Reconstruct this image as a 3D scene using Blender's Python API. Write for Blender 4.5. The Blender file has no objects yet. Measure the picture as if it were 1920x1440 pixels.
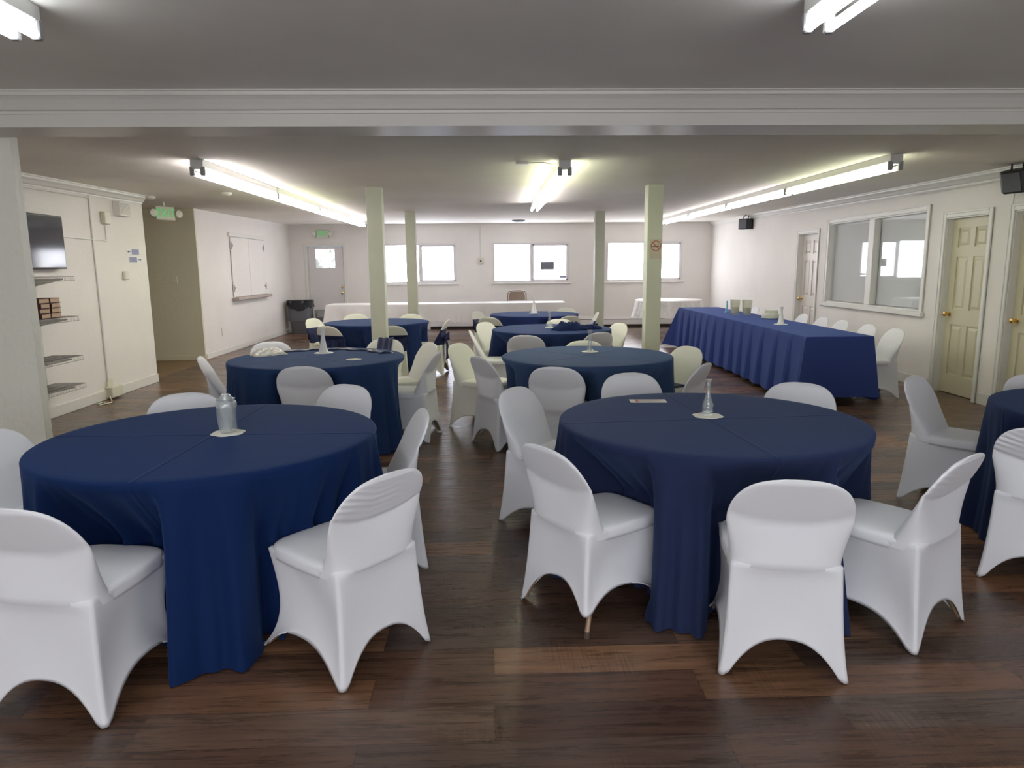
import bpy, bmesh, math, random
from mathutils import Vector, Matrix
PI = math.pi
R = math.radians
# ------------------------------------------------------------------ camera
scn = bpy.context.scene
C = scn.collection
cam_d = bpy.data.cameras.new('camera'); cam = bpy.data.objects.new('camera', cam_d); C.objects.link(cam)
cam_d.sensor_fit = 'HORIZONTAL'; cam_d.sensor_width = 36.0; cam_d.lens = 36.0 * 1307.5 / 1920.0
cam_d.clip_start = 0.05
pit, yaw, rol = R(9.484), R(1.837), R(-0.54)
fw = Vector((math.sin(yaw) * math.cos(pit), math.cos(yaw) * math.cos(pit), -math.sin(pit)))
rt = Vector((math.cos(yaw), -math.sin(yaw), 0)); up = rt.cross(fw)
r2 = rt * math.cos(rol) + up * math.sin(rol); u2 = up * math.cos(rol) - rt * math.sin(rol)
cam.matrix_world = Matrix(((r2.x, u2.x, -fw.x, 0), (r2.y, u2.y, -fw.y, 0), (r2.z, u2.z, -fw.z, 1.55), (0, 0, 0, 1)))
scn.camera = cam
# ------------------------------------------------------------------ light levels
w = bpy.data.worlds.new('world'); scn.world = w; w.use_nodes = True
w.node_tree.nodes['Background'].inputs[0].default_value = (0.75, 0.85, 1, 1)
w.node_tree.nodes['Background'].inputs[1].default_value = 0.3
vs = scn.view_settings
vs.view_transform = 'Standard'; vs.look = 'None'; vs.gamma = 1.0; vs.exposure = 0.60; vs.use_curve_mapping = False
TUBE = 14.0          # emission of the fluorescent tubes
TUBE_FRONT = 9.5
PANE = 7.5          # daylight on the frosted panes of the back wall
REAR = 4.4          # glow of the unseen window added behind the camera

# ------------------------------------------------------------------ materials
MATS = {}
def mat(name, col, rough=0.6, metal=0.0, bump=None, noise=None, spec=0.5, emit=None, estr=0.0, trans=0.0, ior=1.45, alpha=1.0, sheen=0.0):
    if name in MATS: return MATS[name]
    m = bpy.data.materials.new(name); m.use_nodes = True; nt = m.node_tree; N = nt.nodes; L = nt.links
    b = N['Principled BSDF']
    b.inputs['Base Color'].default_value = (*col, 1); b.inputs['Roughness'].default_value = rough
    b.inputs['Metallic'].default_value = metal; b.inputs['Specular IOR Level'].default_value = spec
    b.inputs['Transmission Weight'].default_value = trans; b.inputs['IOR'].default_value = ior
    b.inputs['Alpha'].default_value = alpha
    if sheen:
        b.inputs['Sheen Weight'].default_value = sheen; b.inputs['Sheen Roughness'].default_value = 0.5
    if emit: b.inputs['Emission Color'].default_value = (*emit, 1); b.inputs['Emission Strength'].default_value = estr
    tc = N.new('ShaderNodeTexCoord')
    if noise:   # (scale, amount)
        n = N.new('ShaderNodeTexNoise'); n.inputs['Scale'].default_value = noise[0]; n.inputs['Detail'].default_value = 4
        L.new(tc.outputs['Object'], n.inputs['Vector'])
        mp = N.new('ShaderNodeMapRange'); mp.inputs[1].default_value = 0.3; mp.inputs[2].default_value = 0.7
        mp.inputs[3].default_value = 1 - noise[1]; mp.inputs[4].default_value = 1 + noise[1]
        L.new(n.outputs['Fac'], mp.inputs[0])
        mx = N.new('ShaderNodeVectorMath'); mx.operation = 'SCALE'; mx.inputs[0].default_value = col
        L.new(mp.outputs[0], mx.inputs['Scale']); L.new(mx.outputs[0], b.inputs['Base Color'])
    if bump:    # (scale, strength, distance)
        n = N.new('ShaderNodeTexNoise'); n.inputs['Scale'].default_value = bump[0]; n.inputs['Detail'].default_value = 3
        L.new(tc.outputs['Object'], n.inputs['Vector'])
        bp = N.new('ShaderNodeBump'); bp.inputs['Strength'].default_value = bump[1]; bp.inputs['Distance'].default_value = bump[2]
        L.new(n.outputs['Fac'], bp.inputs['Height']); L.new(bp.outputs[0], b.inputs['Normal'])
    MATS[name] = m
    return m

WALL = mat('wall_paint', (0.82, 0.79, 0.755), 0.7, spec=0.2, bump=(28, 0.35, 0.006), noise=(1.2, 0.03))
HALLW = mat('hall_paint', (0.70, 0.66, 0.53), 0.6, bump=(28, 0.3, 0.006))
PIERM = mat('pier_paint', (0.84, 0.83, 0.74), 0.4, bump=(22, 0.6, 0.008))
CEIL = mat('ceiling_texture', (0.86, 0.825, 0.765), 0.8, spec=0.15, bump=(90, 0.5, 0.006), noise=(0.7, 0.05))
CEILF = mat('ceiling_smooth', (0.80, 0.775, 0.735), 0.45, bump=(9, 0.25, 0.01), noise=(1.1, 0.05))
TRIM = mat('white_trim', (0.76, 0.75, 0.71), 0.4)
BEAMM = mat('beam_paint', (0.72, 0.70, 0.655), 0.35, noise=(0.8, 0.03))
COLM = mat('column_paint', (0.60, 0.62, 0.50), 0.55, noise=(3, 0.03))
DOORY = mat('cream_door_paint', (0.62, 0.58, 0.42), 0.4)
DOORW = mat('pale_door_paint', (0.66, 0.62, 0.56), 0.4)
DOORG = mat('grey_door_paint', (0.74, 0.71, 0.71), 0.4)
BRASS = mat('brass', (0.75, 0.52, 0.18), 0.25, 1.0)
FABW = mat('white_spandex', (0.79, 0.80, 0.84), 0.8, bump=(400, 0.08, 0.001), sheen=0.1)
FABC = mat('cream_spandex', (0.80, 0.80, 0.72), 0.8, bump=(400, 0.08, 0.001), sheen=0.1)
TANM = mat('tan_metal', (0.36, 0.25, 0.16), 0.4, 0.3)
RUBB = mat('brown_rubber', (0.09, 0.06, 0.04), 0.7)
NAVYS = mat('navy_satin', (0.012, 0.02, 0.075), 0.45, bump=(14, 0.3, 0.01))
BLACK = mat('black_plastic', (0.015, 0.015, 0.018), 0.4)
DGREY = mat('dark_grey_plastic', (0.10, 0.105, 0.12), 0.5)
BIN = mat('grey_bin_plastic', (0.13, 0.135, 0.15), 0.5)
LINER = mat('black_liner', (0.012, 0.012, 0.015), 0.25, bump=(18, 0.8, 0.02))
WPLAST = mat('white_plastic', (0.78, 0.77, 0.72), 0.4)
CREAMP = mat('cream_plastic', (0.68, 0.66, 0.54), 0.45)
STEEL = mat('white_enamel_steel', (0.62, 0.62, 0.60), 0.35)
SOCK = mat('socket_grey', (0.3, 0.3, 0.3), 0.5)
MILK = mat('frosted_vase', (0.80, 0.81, 0.80), 0.35, bump=(150, 0.8, 0.003))
DOILY = mat('lace_paper', (0.78, 0.77, 0.68), 0.8, bump=(200, 0.6, 0.002))
PAPER = mat('printed_paper', (0.76, 0.72, 0.66), 0.8)
INKR = mat('red_ink', (0.55, 0.2, 0.15), 0.8)
VINYL = mat('white_vinyl', (0.88, 0.87, 0.87), 0.3, bump=(9, 0.4, 0.01))
VINYLP = mat('crumpled_white_vinyl', (0.72, 0.71, 0.69), 0.45, bump=(11, 0.8, 0.02), noise=(9, 0.06))
WIRE = mat('grey_wire', (0.34, 0.34, 0.32), 0.5)
WTOP = mat('laminate_table', (0.35, 0.25, 0.17), 0.5)
LEGM = mat('brown_leg_paint', (0.10, 0.05, 0.04), 0.45)
BROWNC = mat('brown_metal_chair', (0.22, 0.16, 0.12), 0.35, 0.3)
CHINA = mat('china', (0.78, 0.78, 0.68), 0.2)
GREEN = mat('exit_green', (0.05, 0.5, 0.12), 0.5, emit=(0.10, 0.85, 0.22), estr=0.25)
EXITW = mat('exit_face', (0.66, 0.65, 0.58), 0.5)
SIGNB = mat('sign_blue', (0.18, 0.2, 0.32), 0.5)
SIGNW = mat('sign_white', (0.8, 0.8, 0.82), 0.5)
REDM = mat('sign_red', (0.45, 0.10, 0.07), 0.5)
SIGNP = mat('sign_backing', (0.55, 0.50, 0.38), 0.5)
TVSCR = mat('tv_screen', (0.012, 0.014, 0.025), 0.08, spec=0.8)
BOOKT = mat('book_tan', (0.50, 0.36, 0.25), 0.7, bump=(40, 0.4, 0.004))
BOOKD = mat('book_dark_binding', (0.10, 0.035, 0.03), 0.6)
HEATM = mat('heater_enamel', (0.74, 0.72, 0.70), 0.4)
GAP = mat('dark_gap', (0.03, 0.025, 0.02), 0.8)
FRAMEW = mat('window_vinyl', (0.74, 0.71, 0.72), 0.45)
WOODS = mat('ledge_wood', (0.45, 0.38, 0.34), 0.5)
BLIND = mat('blind_slat', (0.80, 0.81, 0.81), 0.5)
PURPL = mat('hinge_metal', (0.30, 0.28, 0.28), 0.4, 0.5)
BLOTCH = mat('blurred_shape_behind_pane', (0.2, 0.2, 0.24), 0.9)

def navy(name, col, ang, rough=0.75):
    m = mat(name, col, rough, bump=(260, 0.12, 0.001), sheen=0.13, spec=0.12)
    nt = m.node_tree; N = nt.nodes; L = nt.links; b = N['Principled BSDF']
    b.inputs['Sheen Tint'].default_value = (0.22, 0.42, 0.9, 1)
    # two ironed creases crossing on the table centre
    tc = N.new('ShaderNodeTexCoord'); last = None
    for k in range(2):
        mp = N.new('ShaderNodeMapping'); mp.inputs['Rotation'].default_value = (0, 0, ang + k * PI / 2)
        L.new(tc.outputs['Object'], mp.inputs[0])
        sx = N.new('ShaderNodeSeparateXYZ'); L.new(mp.outputs[0], sx.inputs[0])
        ab = N.new('ShaderNodeMath'); ab.operation = 'ABSOLUTE'; L.new(sx.outputs[0], ab.inputs[0])
        mr = N.new('ShaderNodeMapRange'); mr.inputs[1].default_value = 0; mr.inputs[2].default_value = 0.012
        mr.inputs[3].default_value = 1; mr.inputs[4].default_value = 0; L.new(ab.outputs[0], mr.inputs[0])
        if last is None: last = mr
        else:
            ad = N.new('ShaderNodeMath'); ad.operation = 'MAXIMUM'; L.new(last.outputs[0], ad.inputs[0]); L.new(mr.outputs[0], ad.inputs[1]); last = ad
    wv = N.new('ShaderNodeTexNoise'); wv.inputs['Scale'].default_value = 5; L.new(tc.outputs['Object'], wv.inputs['Vector'])
    ad = N.new('ShaderNodeMath'); ad.operation = 'MULTIPLY_ADD'; L.new(wv.outputs['Fac'], ad.inputs[0]); ad.inputs[1].default_value = 0.6; L.new(last.outputs[0], ad.inputs[2])
    bp = N.new('ShaderNodeBump'); bp.inputs['Strength'].default_value = 0.8; bp.inputs['Distance'].default_value = 0.005
    L.new(ad.outputs[0], bp.inputs['Height']); L.new(bp.outputs[0], b.inputs['Normal'])
    return m

def tube_mat(name, col, s):
    return mat(name, (0.8, 0.8, 0.8), 0.4, emit=col, estr=s)

def pane_mat(name, col, s):
    m = mat(name, (0.1, 0.1, 0.1), 0.6, spec=0.1)
    nt = m.node_tree; N = nt.nodes; L = nt.links; b = N['Principled BSDF']
    tc = N.new('ShaderNodeTexCoord'); n = N.new('ShaderNodeTexNoise'); n.inputs['Scale'].default_value = 1.3; n.inputs['Detail'].default_value = 1
    L.new(tc.outputs['Object'], n.inputs['Vector'])
    r = N.new('ShaderNodeValToRGB'); r.color_ramp.elements[0].position = 0.3; r.color_ramp.elements[0].color = (col[0] * .80, col[1] * .86, col[2], 1)
    r.color_ramp.elements[1].position = 0.65; r.color_ramp.elements[1].color = (*col, 1)
    L.new(n.outputs['Fac'], r.inputs[0]); L.new(r.outputs[0], b.inputs['Emission Color']); b.inputs['Emission Strength'].default_value = s
    return m
PANEM = pane_mat('frosted_pane_daylight', (0.97, 0.97, 1.0), PANE)
REARM = pane_mat('added_rear_window_glow', (0.99, 0.98, 0.97), REAR)  # glow for the added window out of view

def glass_sheet():
    m = bpy.data.materials.new('window_glass'); m.use_nodes = True; nt = m.node_tree; N = nt.nodes; L = nt.links
    for n in list(N): N.remove(n)
    o = N.new('ShaderNodeOutputMaterial'); g = N.new('ShaderNodeBsdfGlossy'); g.inputs['Roughness'].default_value = 0.03
    g.inputs['Color'].default_value = (0.9, 0.9, 0.9, 1)
    t = N.new('ShaderNodeBsdfTransparent'); t.inputs[0].default_value = (0.93, 0.95, 0.95, 1)
    mx = N.new('ShaderNodeMixShader'); lw = N.new('ShaderNodeLayerWeight'); lw.inputs[0].default_value = 0.5
    pw = N.new('ShaderNodeMath'); pw.operation = 'POWER'; pw.inputs[1].default_value = 3.5; L.new(lw.outputs['Facing'], pw.inputs[0])
    fr = N.new('ShaderNodeMath'); fr.operation = 'MULTIPLY_ADD'; fr.inputs[1].default_value = 0.9; fr.inputs[2].default_value = 0.08; L.new(pw.outputs[0], fr.inputs[0])
    L.new(fr.outputs[0], mx.inputs[0]); L.new(t.outputs[0], mx.inputs[1]); L.new(g.outputs[0], mx.inputs[2]); L.new(mx.outputs[0], o.inputs[0])
    return m
WGLASS = glass_sheet()

def thin_clear(name, white, tint=(.95, .97, .97)):
    m = bpy.data.materials.new(name); m.use_nodes = True; nt = m.node_tree; N = nt.nodes; L = nt.links
    for n in list(N): N.remove(n)
    o = N.new('ShaderNodeOutputMaterial'); g = N.new('ShaderNodeBsdfGlossy'); g.inputs['Roughness'].default_value = 0.08
    t = N.new('ShaderNodeBsdfTransparent'); t.inputs[0].default_value = (*tint, 1)
    df = N.new('ShaderNodeBsdfDiffuse'); df.inputs[0].default_value = (.85 * tint[0], .87 * tint[1], .87 * tint[2], 1)
    lw = N.new('ShaderNodeLayerWeight'); lw.inputs[0].default_value = 0.5
    pw = N.new('ShaderNodeMath'); pw.operation = 'POWER'; pw.inputs[1].default_value = 2.2; L.new(lw.outputs['Facing'], pw.inputs[0])
    ma = N.new('ShaderNodeMath'); ma.operation = 'MULTIPLY_ADD'; ma.inputs[1].default_value = .6; ma.inputs[2].default_value = .07; L.new(pw.outputs[0], ma.inputs[0])
    tc = N.new('ShaderNodeTexCoord'); n = N.new('ShaderNodeTexNoise'); n.inputs['Scale'].default_value = 45; L.new(tc.outputs['Object'], n.inputs['Vector'])
    bp = N.new('ShaderNodeBump'); bp.inputs['Strength'].default_value = .6; bp.inputs['Distance'].default_value = .004; L.new(n.outputs['Fac'], bp.inputs['Height']); L.new(bp.outputs[0], g.inputs['Normal'])
    a = N.new('ShaderNodeMixShader'); a.inputs[0].default_value = white; L.new(t.outputs[0], a.inputs[1]); L.new(df.outputs[0], a.inputs[2])
    b = N.new('ShaderNodeMixShader'); L.new(ma.outputs[0], b.inputs[0]); L.new(a.outputs[0], b.inputs[1]); L.new(g.outputs[0], b.inputs[2]); L.new(b.outputs[0], o.inputs[0])
    return m
GLASS = thin_clear('vase_glass', .10); GLASSB = thin_clear('blue_vase_glass', .22, (.45, .82, .95)); CLEARP = thin_clear('clear_plastic', .30); PITP = thin_clear('clear_pitcher', .22, (.93, .93, .86))
def floor_mat():
    m = bpy.data.materials.new('plank_floor'); m.use_nodes = True; nt = m.node_tree; N = nt.nodes; L = nt.links
    b = N['Principled BSDF']; tc = N.new('ShaderNodeTexCoord')
    br = N.new('ShaderNodeTexBrick'); br.offset = 0.37; br.offset_frequency = 2; br.squash = 1.0
    br.inputs['Scale'].default_value = 1.0; br.inputs['Brick Width'].default_value = 1.22; br.inputs['Row Height'].default_value = 0.19
    br.inputs['Mortar Size'].default_value = 0.0016; br.inputs['Mortar Smooth'].default_value = 0.2
    br.inputs['Color1'].default_value = (0, 0, 0, 1); br.inputs['Color2'].default_value = (1, 1, 1, 1); br.inputs['Mortar'].default_value = (0.3, 0.3, 0.3, 1)
    L.new(tc.outputs['Object'], br.inputs['Vector'])
    # grain, stretched along the boards, shifted for each board
    sc = N.new('ShaderNodeVectorMath'); sc.operation = 'MULTIPLY_ADD'
    L.new(tc.outputs['Object'], sc.inputs[0]); sc.inputs[1].default_value = (1.3, 20, 1)
    sm = N.new('ShaderNodeVectorMath'); sm.operation = 'SCALE'; L.new(br.outputs['Color'], sm.inputs[0]); sm.inputs['Scale'].default_value = 37
    L.new(sm.outputs[0], sc.inputs[2])
    g = N.new('ShaderNodeTexNoise'); g.inputs['Scale'].default_value = 2.0; g.inputs['Detail'].default_value = 9; g.inputs['Roughness'].default_value = 0.68; g.inputs['Distortion'].default_value = 0.6
    L.new(sc.outputs[0], g.inputs['Vector'])
    # cross saw marks
    s2 = N.new('ShaderNodeVectorMath'); s2.operation = 'MULTIPLY'; L.new(tc.outputs['Object'], s2.inputs[0]); s2.inputs[1].default_value = (70, 2.2, 1)
    saw = N.new('ShaderNodeTexNoise'); saw.inputs['Scale'].default_value = 1.6; saw.inputs['Detail'].default_value = 3; L.new(s2.outputs[0], saw.inputs['Vector'])
    ramp = N.new('ShaderNodeValToRGB'); e = ramp.color_ramp.elements
    cols = [(0.0, (0.062, 0.032, 0.020)), (0.25, (0.130, 0.066, 0.038)), (0.45, (0.085, 0.052, 0.037)), (0.62, (0.20, 0.095, 0.046)), (0.8, (0.100, 0.070, 0.053)), (1.0, (0.32, 0.155, 0.072))]
    e[0].position = 0; e[0].color = (*cols[0][1], 1); e[1].position = 1; e[1].color = (*cols[-1][1], 1)
    for p, c in cols[1:-1]:
        x = ramp.color_ramp.elements.new(p); x.color = (*c, 1)
    L.new(br.outputs['Color'], ramp.inputs[0])
    m1 = N.new('ShaderNodeMapRange'); m1.inputs[1].default_value = 0.28; m1.inputs[2].default_value = 0.72; m1.inputs[3].default_value = 0.36; m1.inputs[4].default_value = 1.45
    L.new(g.outputs['Fac'], m1.inputs[0])
    m2 = N.new('ShaderNodeMapRange'); m2.inputs[1].default_value = 0.35; m2.inputs[2].default_value = 0.65; m2.inputs[3].default_value = 0.72; m2.inputs[4].default_value = 1.22
    L.new(saw.outputs['Fac'], m2.inputs[0])
    pn = N.new('ShaderNodeTexNoise'); pn.inputs['Scale'].default_value = 2.2; pn.inputs['Detail'].default_value = 2; L.new(tc.outputs['Object'], pn.inputs['Vector'])
    pm = N.new('ShaderNodeMapRange'); pm.inputs[1].default_value = .52; pm.inputs[2].default_value = .62; L.new(pn.outputs['Fac'], pm.inputs[0])
    mxs = N.new('ShaderNodeMix'); mxs.inputs[2].default_value = 1.0; L.new(pm.outputs[0], mxs.inputs[0]); L.new(m2.outputs[0], mxs.inputs[3])
    mu = N.new('ShaderNodeMath'); mu.operation = 'MULTIPLY'; L.new(m1.outputs[0], mu.inputs[0]); L.new(mxs.outputs[0], mu.inputs[1])
    # seams
    se = N.new('ShaderNodeMapRange'); se.inputs[3].default_value = 1; se.inputs[4].default_value = 0.45; L.new(br.outputs['Fac'], se.inputs[0])
    mu2 = N.new('ShaderNodeMath'); mu2.operation = 'MULTIPLY'; L.new(mu.outputs[0], mu2.inputs[0]); L.new(se.outputs[0], mu2.inputs[1])
    vm = N.new('ShaderNodeVectorMath'); vm.operation = 'SCALE'; L.new(ramp.outputs[0], vm.inputs[0]); L.new(mu2.outputs[0], vm.inputs['Scale'])
    L.new(vm.outputs[0], b.inputs['Base Color'])
    rr = N.new('ShaderNodeMapRange'); rr.inputs[1].default_value = 0.3; rr.inputs[2].default_value = 0.7; rr.inputs[3].default_value = 0.22; rr.inputs[4].default_value = 0.36
    L.new(g.outputs['Fac'], rr.inputs[0]); L.new(rr.outputs[0], b.inputs['Roughness']); b.inputs['Specular IOR Level'].default_value = 0.5
    bp = N.new('ShaderNodeBump'); bp.inputs['Strength'].default_value = 0.25; bp.inputs['Distance'].default_value = 0.002
    L.new(mu2.outputs[0], bp.inputs['Height']); L.new(bp.outputs[0], b.inputs['Normal'])
    return m
FLOOR = floor_mat()
HALLF = mat('hall_floor_tile', (0.20, 0.13, 0.065), 0.5, noise=(3, 0.1))

# ------------------------------------------------------------------ mesh helpers
class MB:
    def __init__(s, M=None): s.v = []; s.f = []; s.M = M
    def add(s, vs_, fs):
        o = len(s.v); s.v += [Vector(p) for p in vs_]; s.f += [tuple(i + o for i in f) for f in fs]; return s
    def box(s, x0, x1, y0, y1, z0, z1, M=None):
        P = [Vector((x, y, z)) for z in (z0, z1) for y in (y0, y1) for x in (x0, x1)]
        if M: P = [M @ p for p in P]
        return s.add(P, [(0, 2, 3, 1), (4, 5, 7, 6), (0, 1, 5, 4), (2, 6, 7, 3), (0, 4, 6, 2), (1, 3, 7, 5)])
    def bbox(s, x0, x1, y0, y1, z0, z1, b, M=None):   # box with chamfered edges
        P = []; idx = {}
        for i, X in enumerate((x0, x1)):
            for j, Y in enumerate((y0, y1)):
                for k, Z in enumerate((z0, z1)):
                    sx, sy, sz = (1 - 2 * i), (1 - 2 * j), (1 - 2 * k)
                    for a, q in enumerate(((X, Y + sy * b, Z + sz * b), (X + sx * b, Y, Z + sz * b), (X + sx * b, Y + sy * b, Z))):
                        idx[(i, j, k, a)] = len(P); P.append(Vector(q))
        F = []
        for i in (0, 1): F.append(tuple(idx[(i, j, k, 0)] for j, k in ((0, 0), (1, 0), (1, 1), (0, 1))))
        for j in (0, 1): F.append(tuple(idx[(i, j, k, 1)] for i, k in ((0, 0), (1, 0), (1, 1), (0, 1))))
        for k in (0, 1): F.append(tuple(idx[(i, j, k, 2)] for i, j in ((0, 0), (1, 0), (1, 1), (0, 1))))
        for j in (0, 1):
            for k in (0, 1): F.append((idx[(0, j, k, 1)], idx[(1, j, k, 1)], idx[(1, j, k, 2)], idx[(0, j, k, 2)]))
        for i in (0, 1):
            for k in (0, 1): F.append((idx[(i, 0, k, 0)], idx[(i, 1, k, 0)], idx[(i, 1, k, 2)], idx[(i, 0, k, 2)]))
            for j in (0, 1): F.append((idx[(i, j, 0, 0)], idx[(i, j, 1, 0)], idx[(i, j, 1, 1)], idx[(i, j, 0, 1)]))
            for j in (0, 1):
                for k in (0, 1): F.append((idx[(i, j, k, 0)], idx[(i, j, k, 1)], idx[(i, j, k, 2)]))
        if M: P = [M @ p for p in P]
        return s.add(P, F)
    def loft(s, loops, cap0=False, cap1=False, closed=True):
        n = len(loops[0]); P = [p for l in loops for p in l]; F = []
        for a in range(len(loops) - 1):
            for i in range(n if closed else n - 1):
                j = (i + 1) % n; F.append((a * n + i, a * n + j, (a + 1) * n + j, (a + 1) * n + i))
        if cap0: F.append(tuple(reversed(range(n))))
        if cap1: F.append(tuple((len(loops) - 1) * n + i for i in range(n)))
        return s.add(P, F)
    def lathe(s, prof, cx=0, cy=0, z=0, n=24, cap=True, M=None):
        L_ = [[Vector((cx + r * math.cos(2 * PI * i / n), cy + r * math.sin(2 * PI * i / n), z + h)) for i in range(n)] for r, h in prof]
        if M: L_ = [[M @ p for p in l] for l in L_]
        return s.loft(L_, cap, cap)
    def tube(s, pts, r, n=8, cap=True):
        pts = [Vector(p) for p in pts]; L_ = []
        for i, p in enumerate(pts):
            t = (pts[min(i + 1, len(pts) - 1)] - pts[max(i - 1, 0)]).normalized()
            a = Vector((0, 0, 1)) if abs(t.z) < 0.9 else Vector((1, 0, 0))
            u = t.cross(a).normalized(); v_ = t.cross(u)
            rr = r[i] if isinstance(r, (list, tuple)) else r
            L_.append([p + u * rr * math.cos(2 * PI * k / n) + v_ * rr * math.sin(2 * PI * k / n) for k in range(n)])
        return s.loft(L_, cap, cap)
    def build(s, name, m, parent=None, smooth=False, loc=None, kind=None):
        me = bpy.data.meshes.new(name); M = s.M
        P = [(M @ p if M else p) for p in s.v]
        me.from_pydata([tuple(p) for p in P], [], s.f); me.update()
        bm = bmesh.new(); bm.from_mesh(me); bmesh.ops.recalc_face_normals(bm, faces=bm.faces); bm.to_mesh(me); bm.free()
        for mm in (m if isinstance(m, (list, tuple)) else [m]): me.materials.append(mm)
        if smooth:
            for p in me.polygons: p.use_smooth = True
            if smooth != 'all':
                try: me.set_sharp_from_angle(angle=R(smooth if smooth is not True else 50))
                except Exception: pass
        o = bpy.data.objects.new(name, me); C.objects.link(o)
        if parent: o.parent = parent
        if loc: o.location = loc
        if kind: o['kind'] = kind
        return o
def tag(o, label, cat, group=None):
    o['label'] = label; o['category'] = cat
    if group: o['group'] = group
    return o
def thing(name, label, cat, loc=(0, 0, 0), rz=0.0, group=None, M=None):
    o = bpy.data.objects.new(name, None); C.objects.link(o); o.empty_display_size = 0.1
    if M is not None: o.matrix_world = M @ Matrix.Translation(loc) @ Matrix.Rotation(rz, 4, 'Z')
    else: o.location = loc; o.rotation_euler = (0, 0, rz)
    return tag(o, label, cat, group)
def struct(o): o['kind'] = 'structure'; return o
def copy_tree(o, parent=None):
    c = o.copy(); C.objects.link(c); c.parent = parent
    for ch in o.children: copy_tree(ch, c)
    return c
def text_obj(s, size, ext, name, m, M, parent=None):
    cu = bpy.data.curves.new('lettering', 'FONT'); cu.body = s; cu.size = size; cu.extrude = ext; cu.align_x = 'CENTER'; cu.align_y = 'CENTER'
    t = bpy.data.objects.new('lettering_tmp', cu); C.objects.link(t)
    dg = bpy.context.evaluated_depsgraph_get(); me = bpy.data.meshes.new_from_object(t.evaluated_get(dg))
    bpy.data.objects.remove(t); me.transform(M); me.materials.clear(); me.materials.append(m); me.name = name
    o = bpy.data.objects.new(name, me); C.objects.link(o)
    if parent: o.parent = parent
    return o
def ceil_z(y): return 2.53 + (y - 7.4) * 0.0115

# right wall frame: local x = into the wall, local y along it
RW = Matrix.Translation((5.45, 7.5, 0)) @ Matrix.Rotation(-math.atan(0.0255), 4, 'Z') @ Matrix.Translation((0, -7.5, 0))

# ------------------------------------------------------------------ shell
def wall_panels(mb, a0, a1, z0, z1, holes, put):
    """cells of a wall between a0..a1 and z0..z1 except holes (a0,a1,z0,z1); put(mb,a0,a1,z0,z1)"""
    A = sorted({a0, a1, *[h[0] for h in holes], *[h[1] for h in holes]}); Z = sorted({z0, z1, *[h[2] for h in holes], *[h[3] for h in holes]})
    for i in range(len(A) - 1):
        run = None
        for k in range(len(Z) - 1):
            ca, cz = (A[i] + A[i + 1]) / 2, (Z[k] + Z[k + 1]) / 2
            hole = any(h[0] < ca < h[1] and h[2] < cz < h[3] for h in holes)
            if not hole: run = (run[0], Z[k + 1]) if run else (Z[k], Z[k + 1])
            if (hole or k == len(Z) - 2) and run: put(mb, A[i], A[i + 1], run[0], run[1]); run = None

Y0, YB = -2.6, 18.0
struct(MB().box(-4.86, 6.0, Y0 - .1, YB + .1, -0.1, 0).build('floor', FLOOR))
struct(MB().box(-8.2, -4.86, 9.6, 12.6, -0.1, 0.0).build('floor_hall', HALLF))
struct(MB().box(-5.1, -4.86, 12.6, YB + .1, -0.1, 0.0).build('floor_left', FLOOR))
m_ = MB()
za, zb = ceil_z(4.85), ceil_z(18.2)
m_.add([(-8.2, 4.85, za), (6.2, 4.85, za), (6.2, 18.2, zb), (-8.2, 18.2, zb), (-8.2, 4.85, za + .2), (6.2, 4.85, za + .2), (6.2, 18.2, zb + .2), (-8.2, 18.2, zb + .2)],
       [(0, 1, 2, 3), (4, 7, 6, 5), (0, 4, 5, 1), (1, 5, 6, 2), (2, 6, 7, 3), (3, 7, 4, 0)])
struct(m_.build('ceiling', CEIL))
struct(MB().box(-4.8, 6.0, Y0, 4.6, 2.62, 2.8).build('ceiling_front', CEILF))
# beam with crown
struct(MB().box(-4.8, 5.6, 4.57, 4.9, 2.425, 2.72).build('trim_1', BEAMM))
m_ = MB()
prof = [(4.57, 2.50), (4.555, 2.50), (4.553, 2.515), (4.535, 2.52), (4.52, 2.545), (4.50, 2.572), (4.482, 2.588), (4.475, 2.59), (4.473, 2.61), (4.46, 2.612), (4.46, 2.63), (4.57, 2.63)]
m_.loft([[Vector((x, y, z)) for y, z in prof] for x in (-4.8, 5.6)], True, True)
struct(m_.build('trim_2', BEAMM))

def yput(x0, x1):   # wall running along y
    return lambda mb, a0, a1, z0, z1: mb.box(x0, x1, a0, a1, z0, z1)
# left side
struct(MB().box(-4.9, -4.7, 5.1, 9.92, 0, 2.7).build('wall_left', WALL))
struct(MB().box(-4.9, -4.7, Y0, 5.1, 0, 2.75).build('wall_left_front', WALL))
struct(MB().box(-4.7, -3.15, 4.92, 5.0, 0, 2.62).build('wall_pier', PIERM))
struct(MB().box(-8.0, -4.9, 9.72, 9.92, 0, 2.75).build('wall_hall_near', HALLW))
struct(MB().box(-8.2, -8.0, 9.72, 12.5, 0, 2.75).build('wall_hall_end', HALLW))
struct(MB().box(-8.0, -5.17, 12.3, 12.5, 0, 2.75).box(-5.17, -4.972, 12.3, 12.34, 0, 2.75).build('wall_hall', HALLW))
struct(MB().box(-5.17, -4.97, 12.34, YB, 0, 2.75).build('wall_left_back', WALL))
# back wall
WINS = [(-2.66, -0.80, 1.17, 2.17), (0.12, 2.07, 1.17, 2.17), (3.02, 4.97, 1.17, 2.18)]
BD = (-4.56, -3.64, 0.0, 2.13)
m_ = MB(); wall_panels(m_, -5.17, 6.0, 0, 2.75, WINS + [BD], lambda mb, a0, a1, z0, z1: mb.box(a0, a1, YB, YB + .16, z0, z1))
struct(m_.build('wall_back', WALL))
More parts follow.
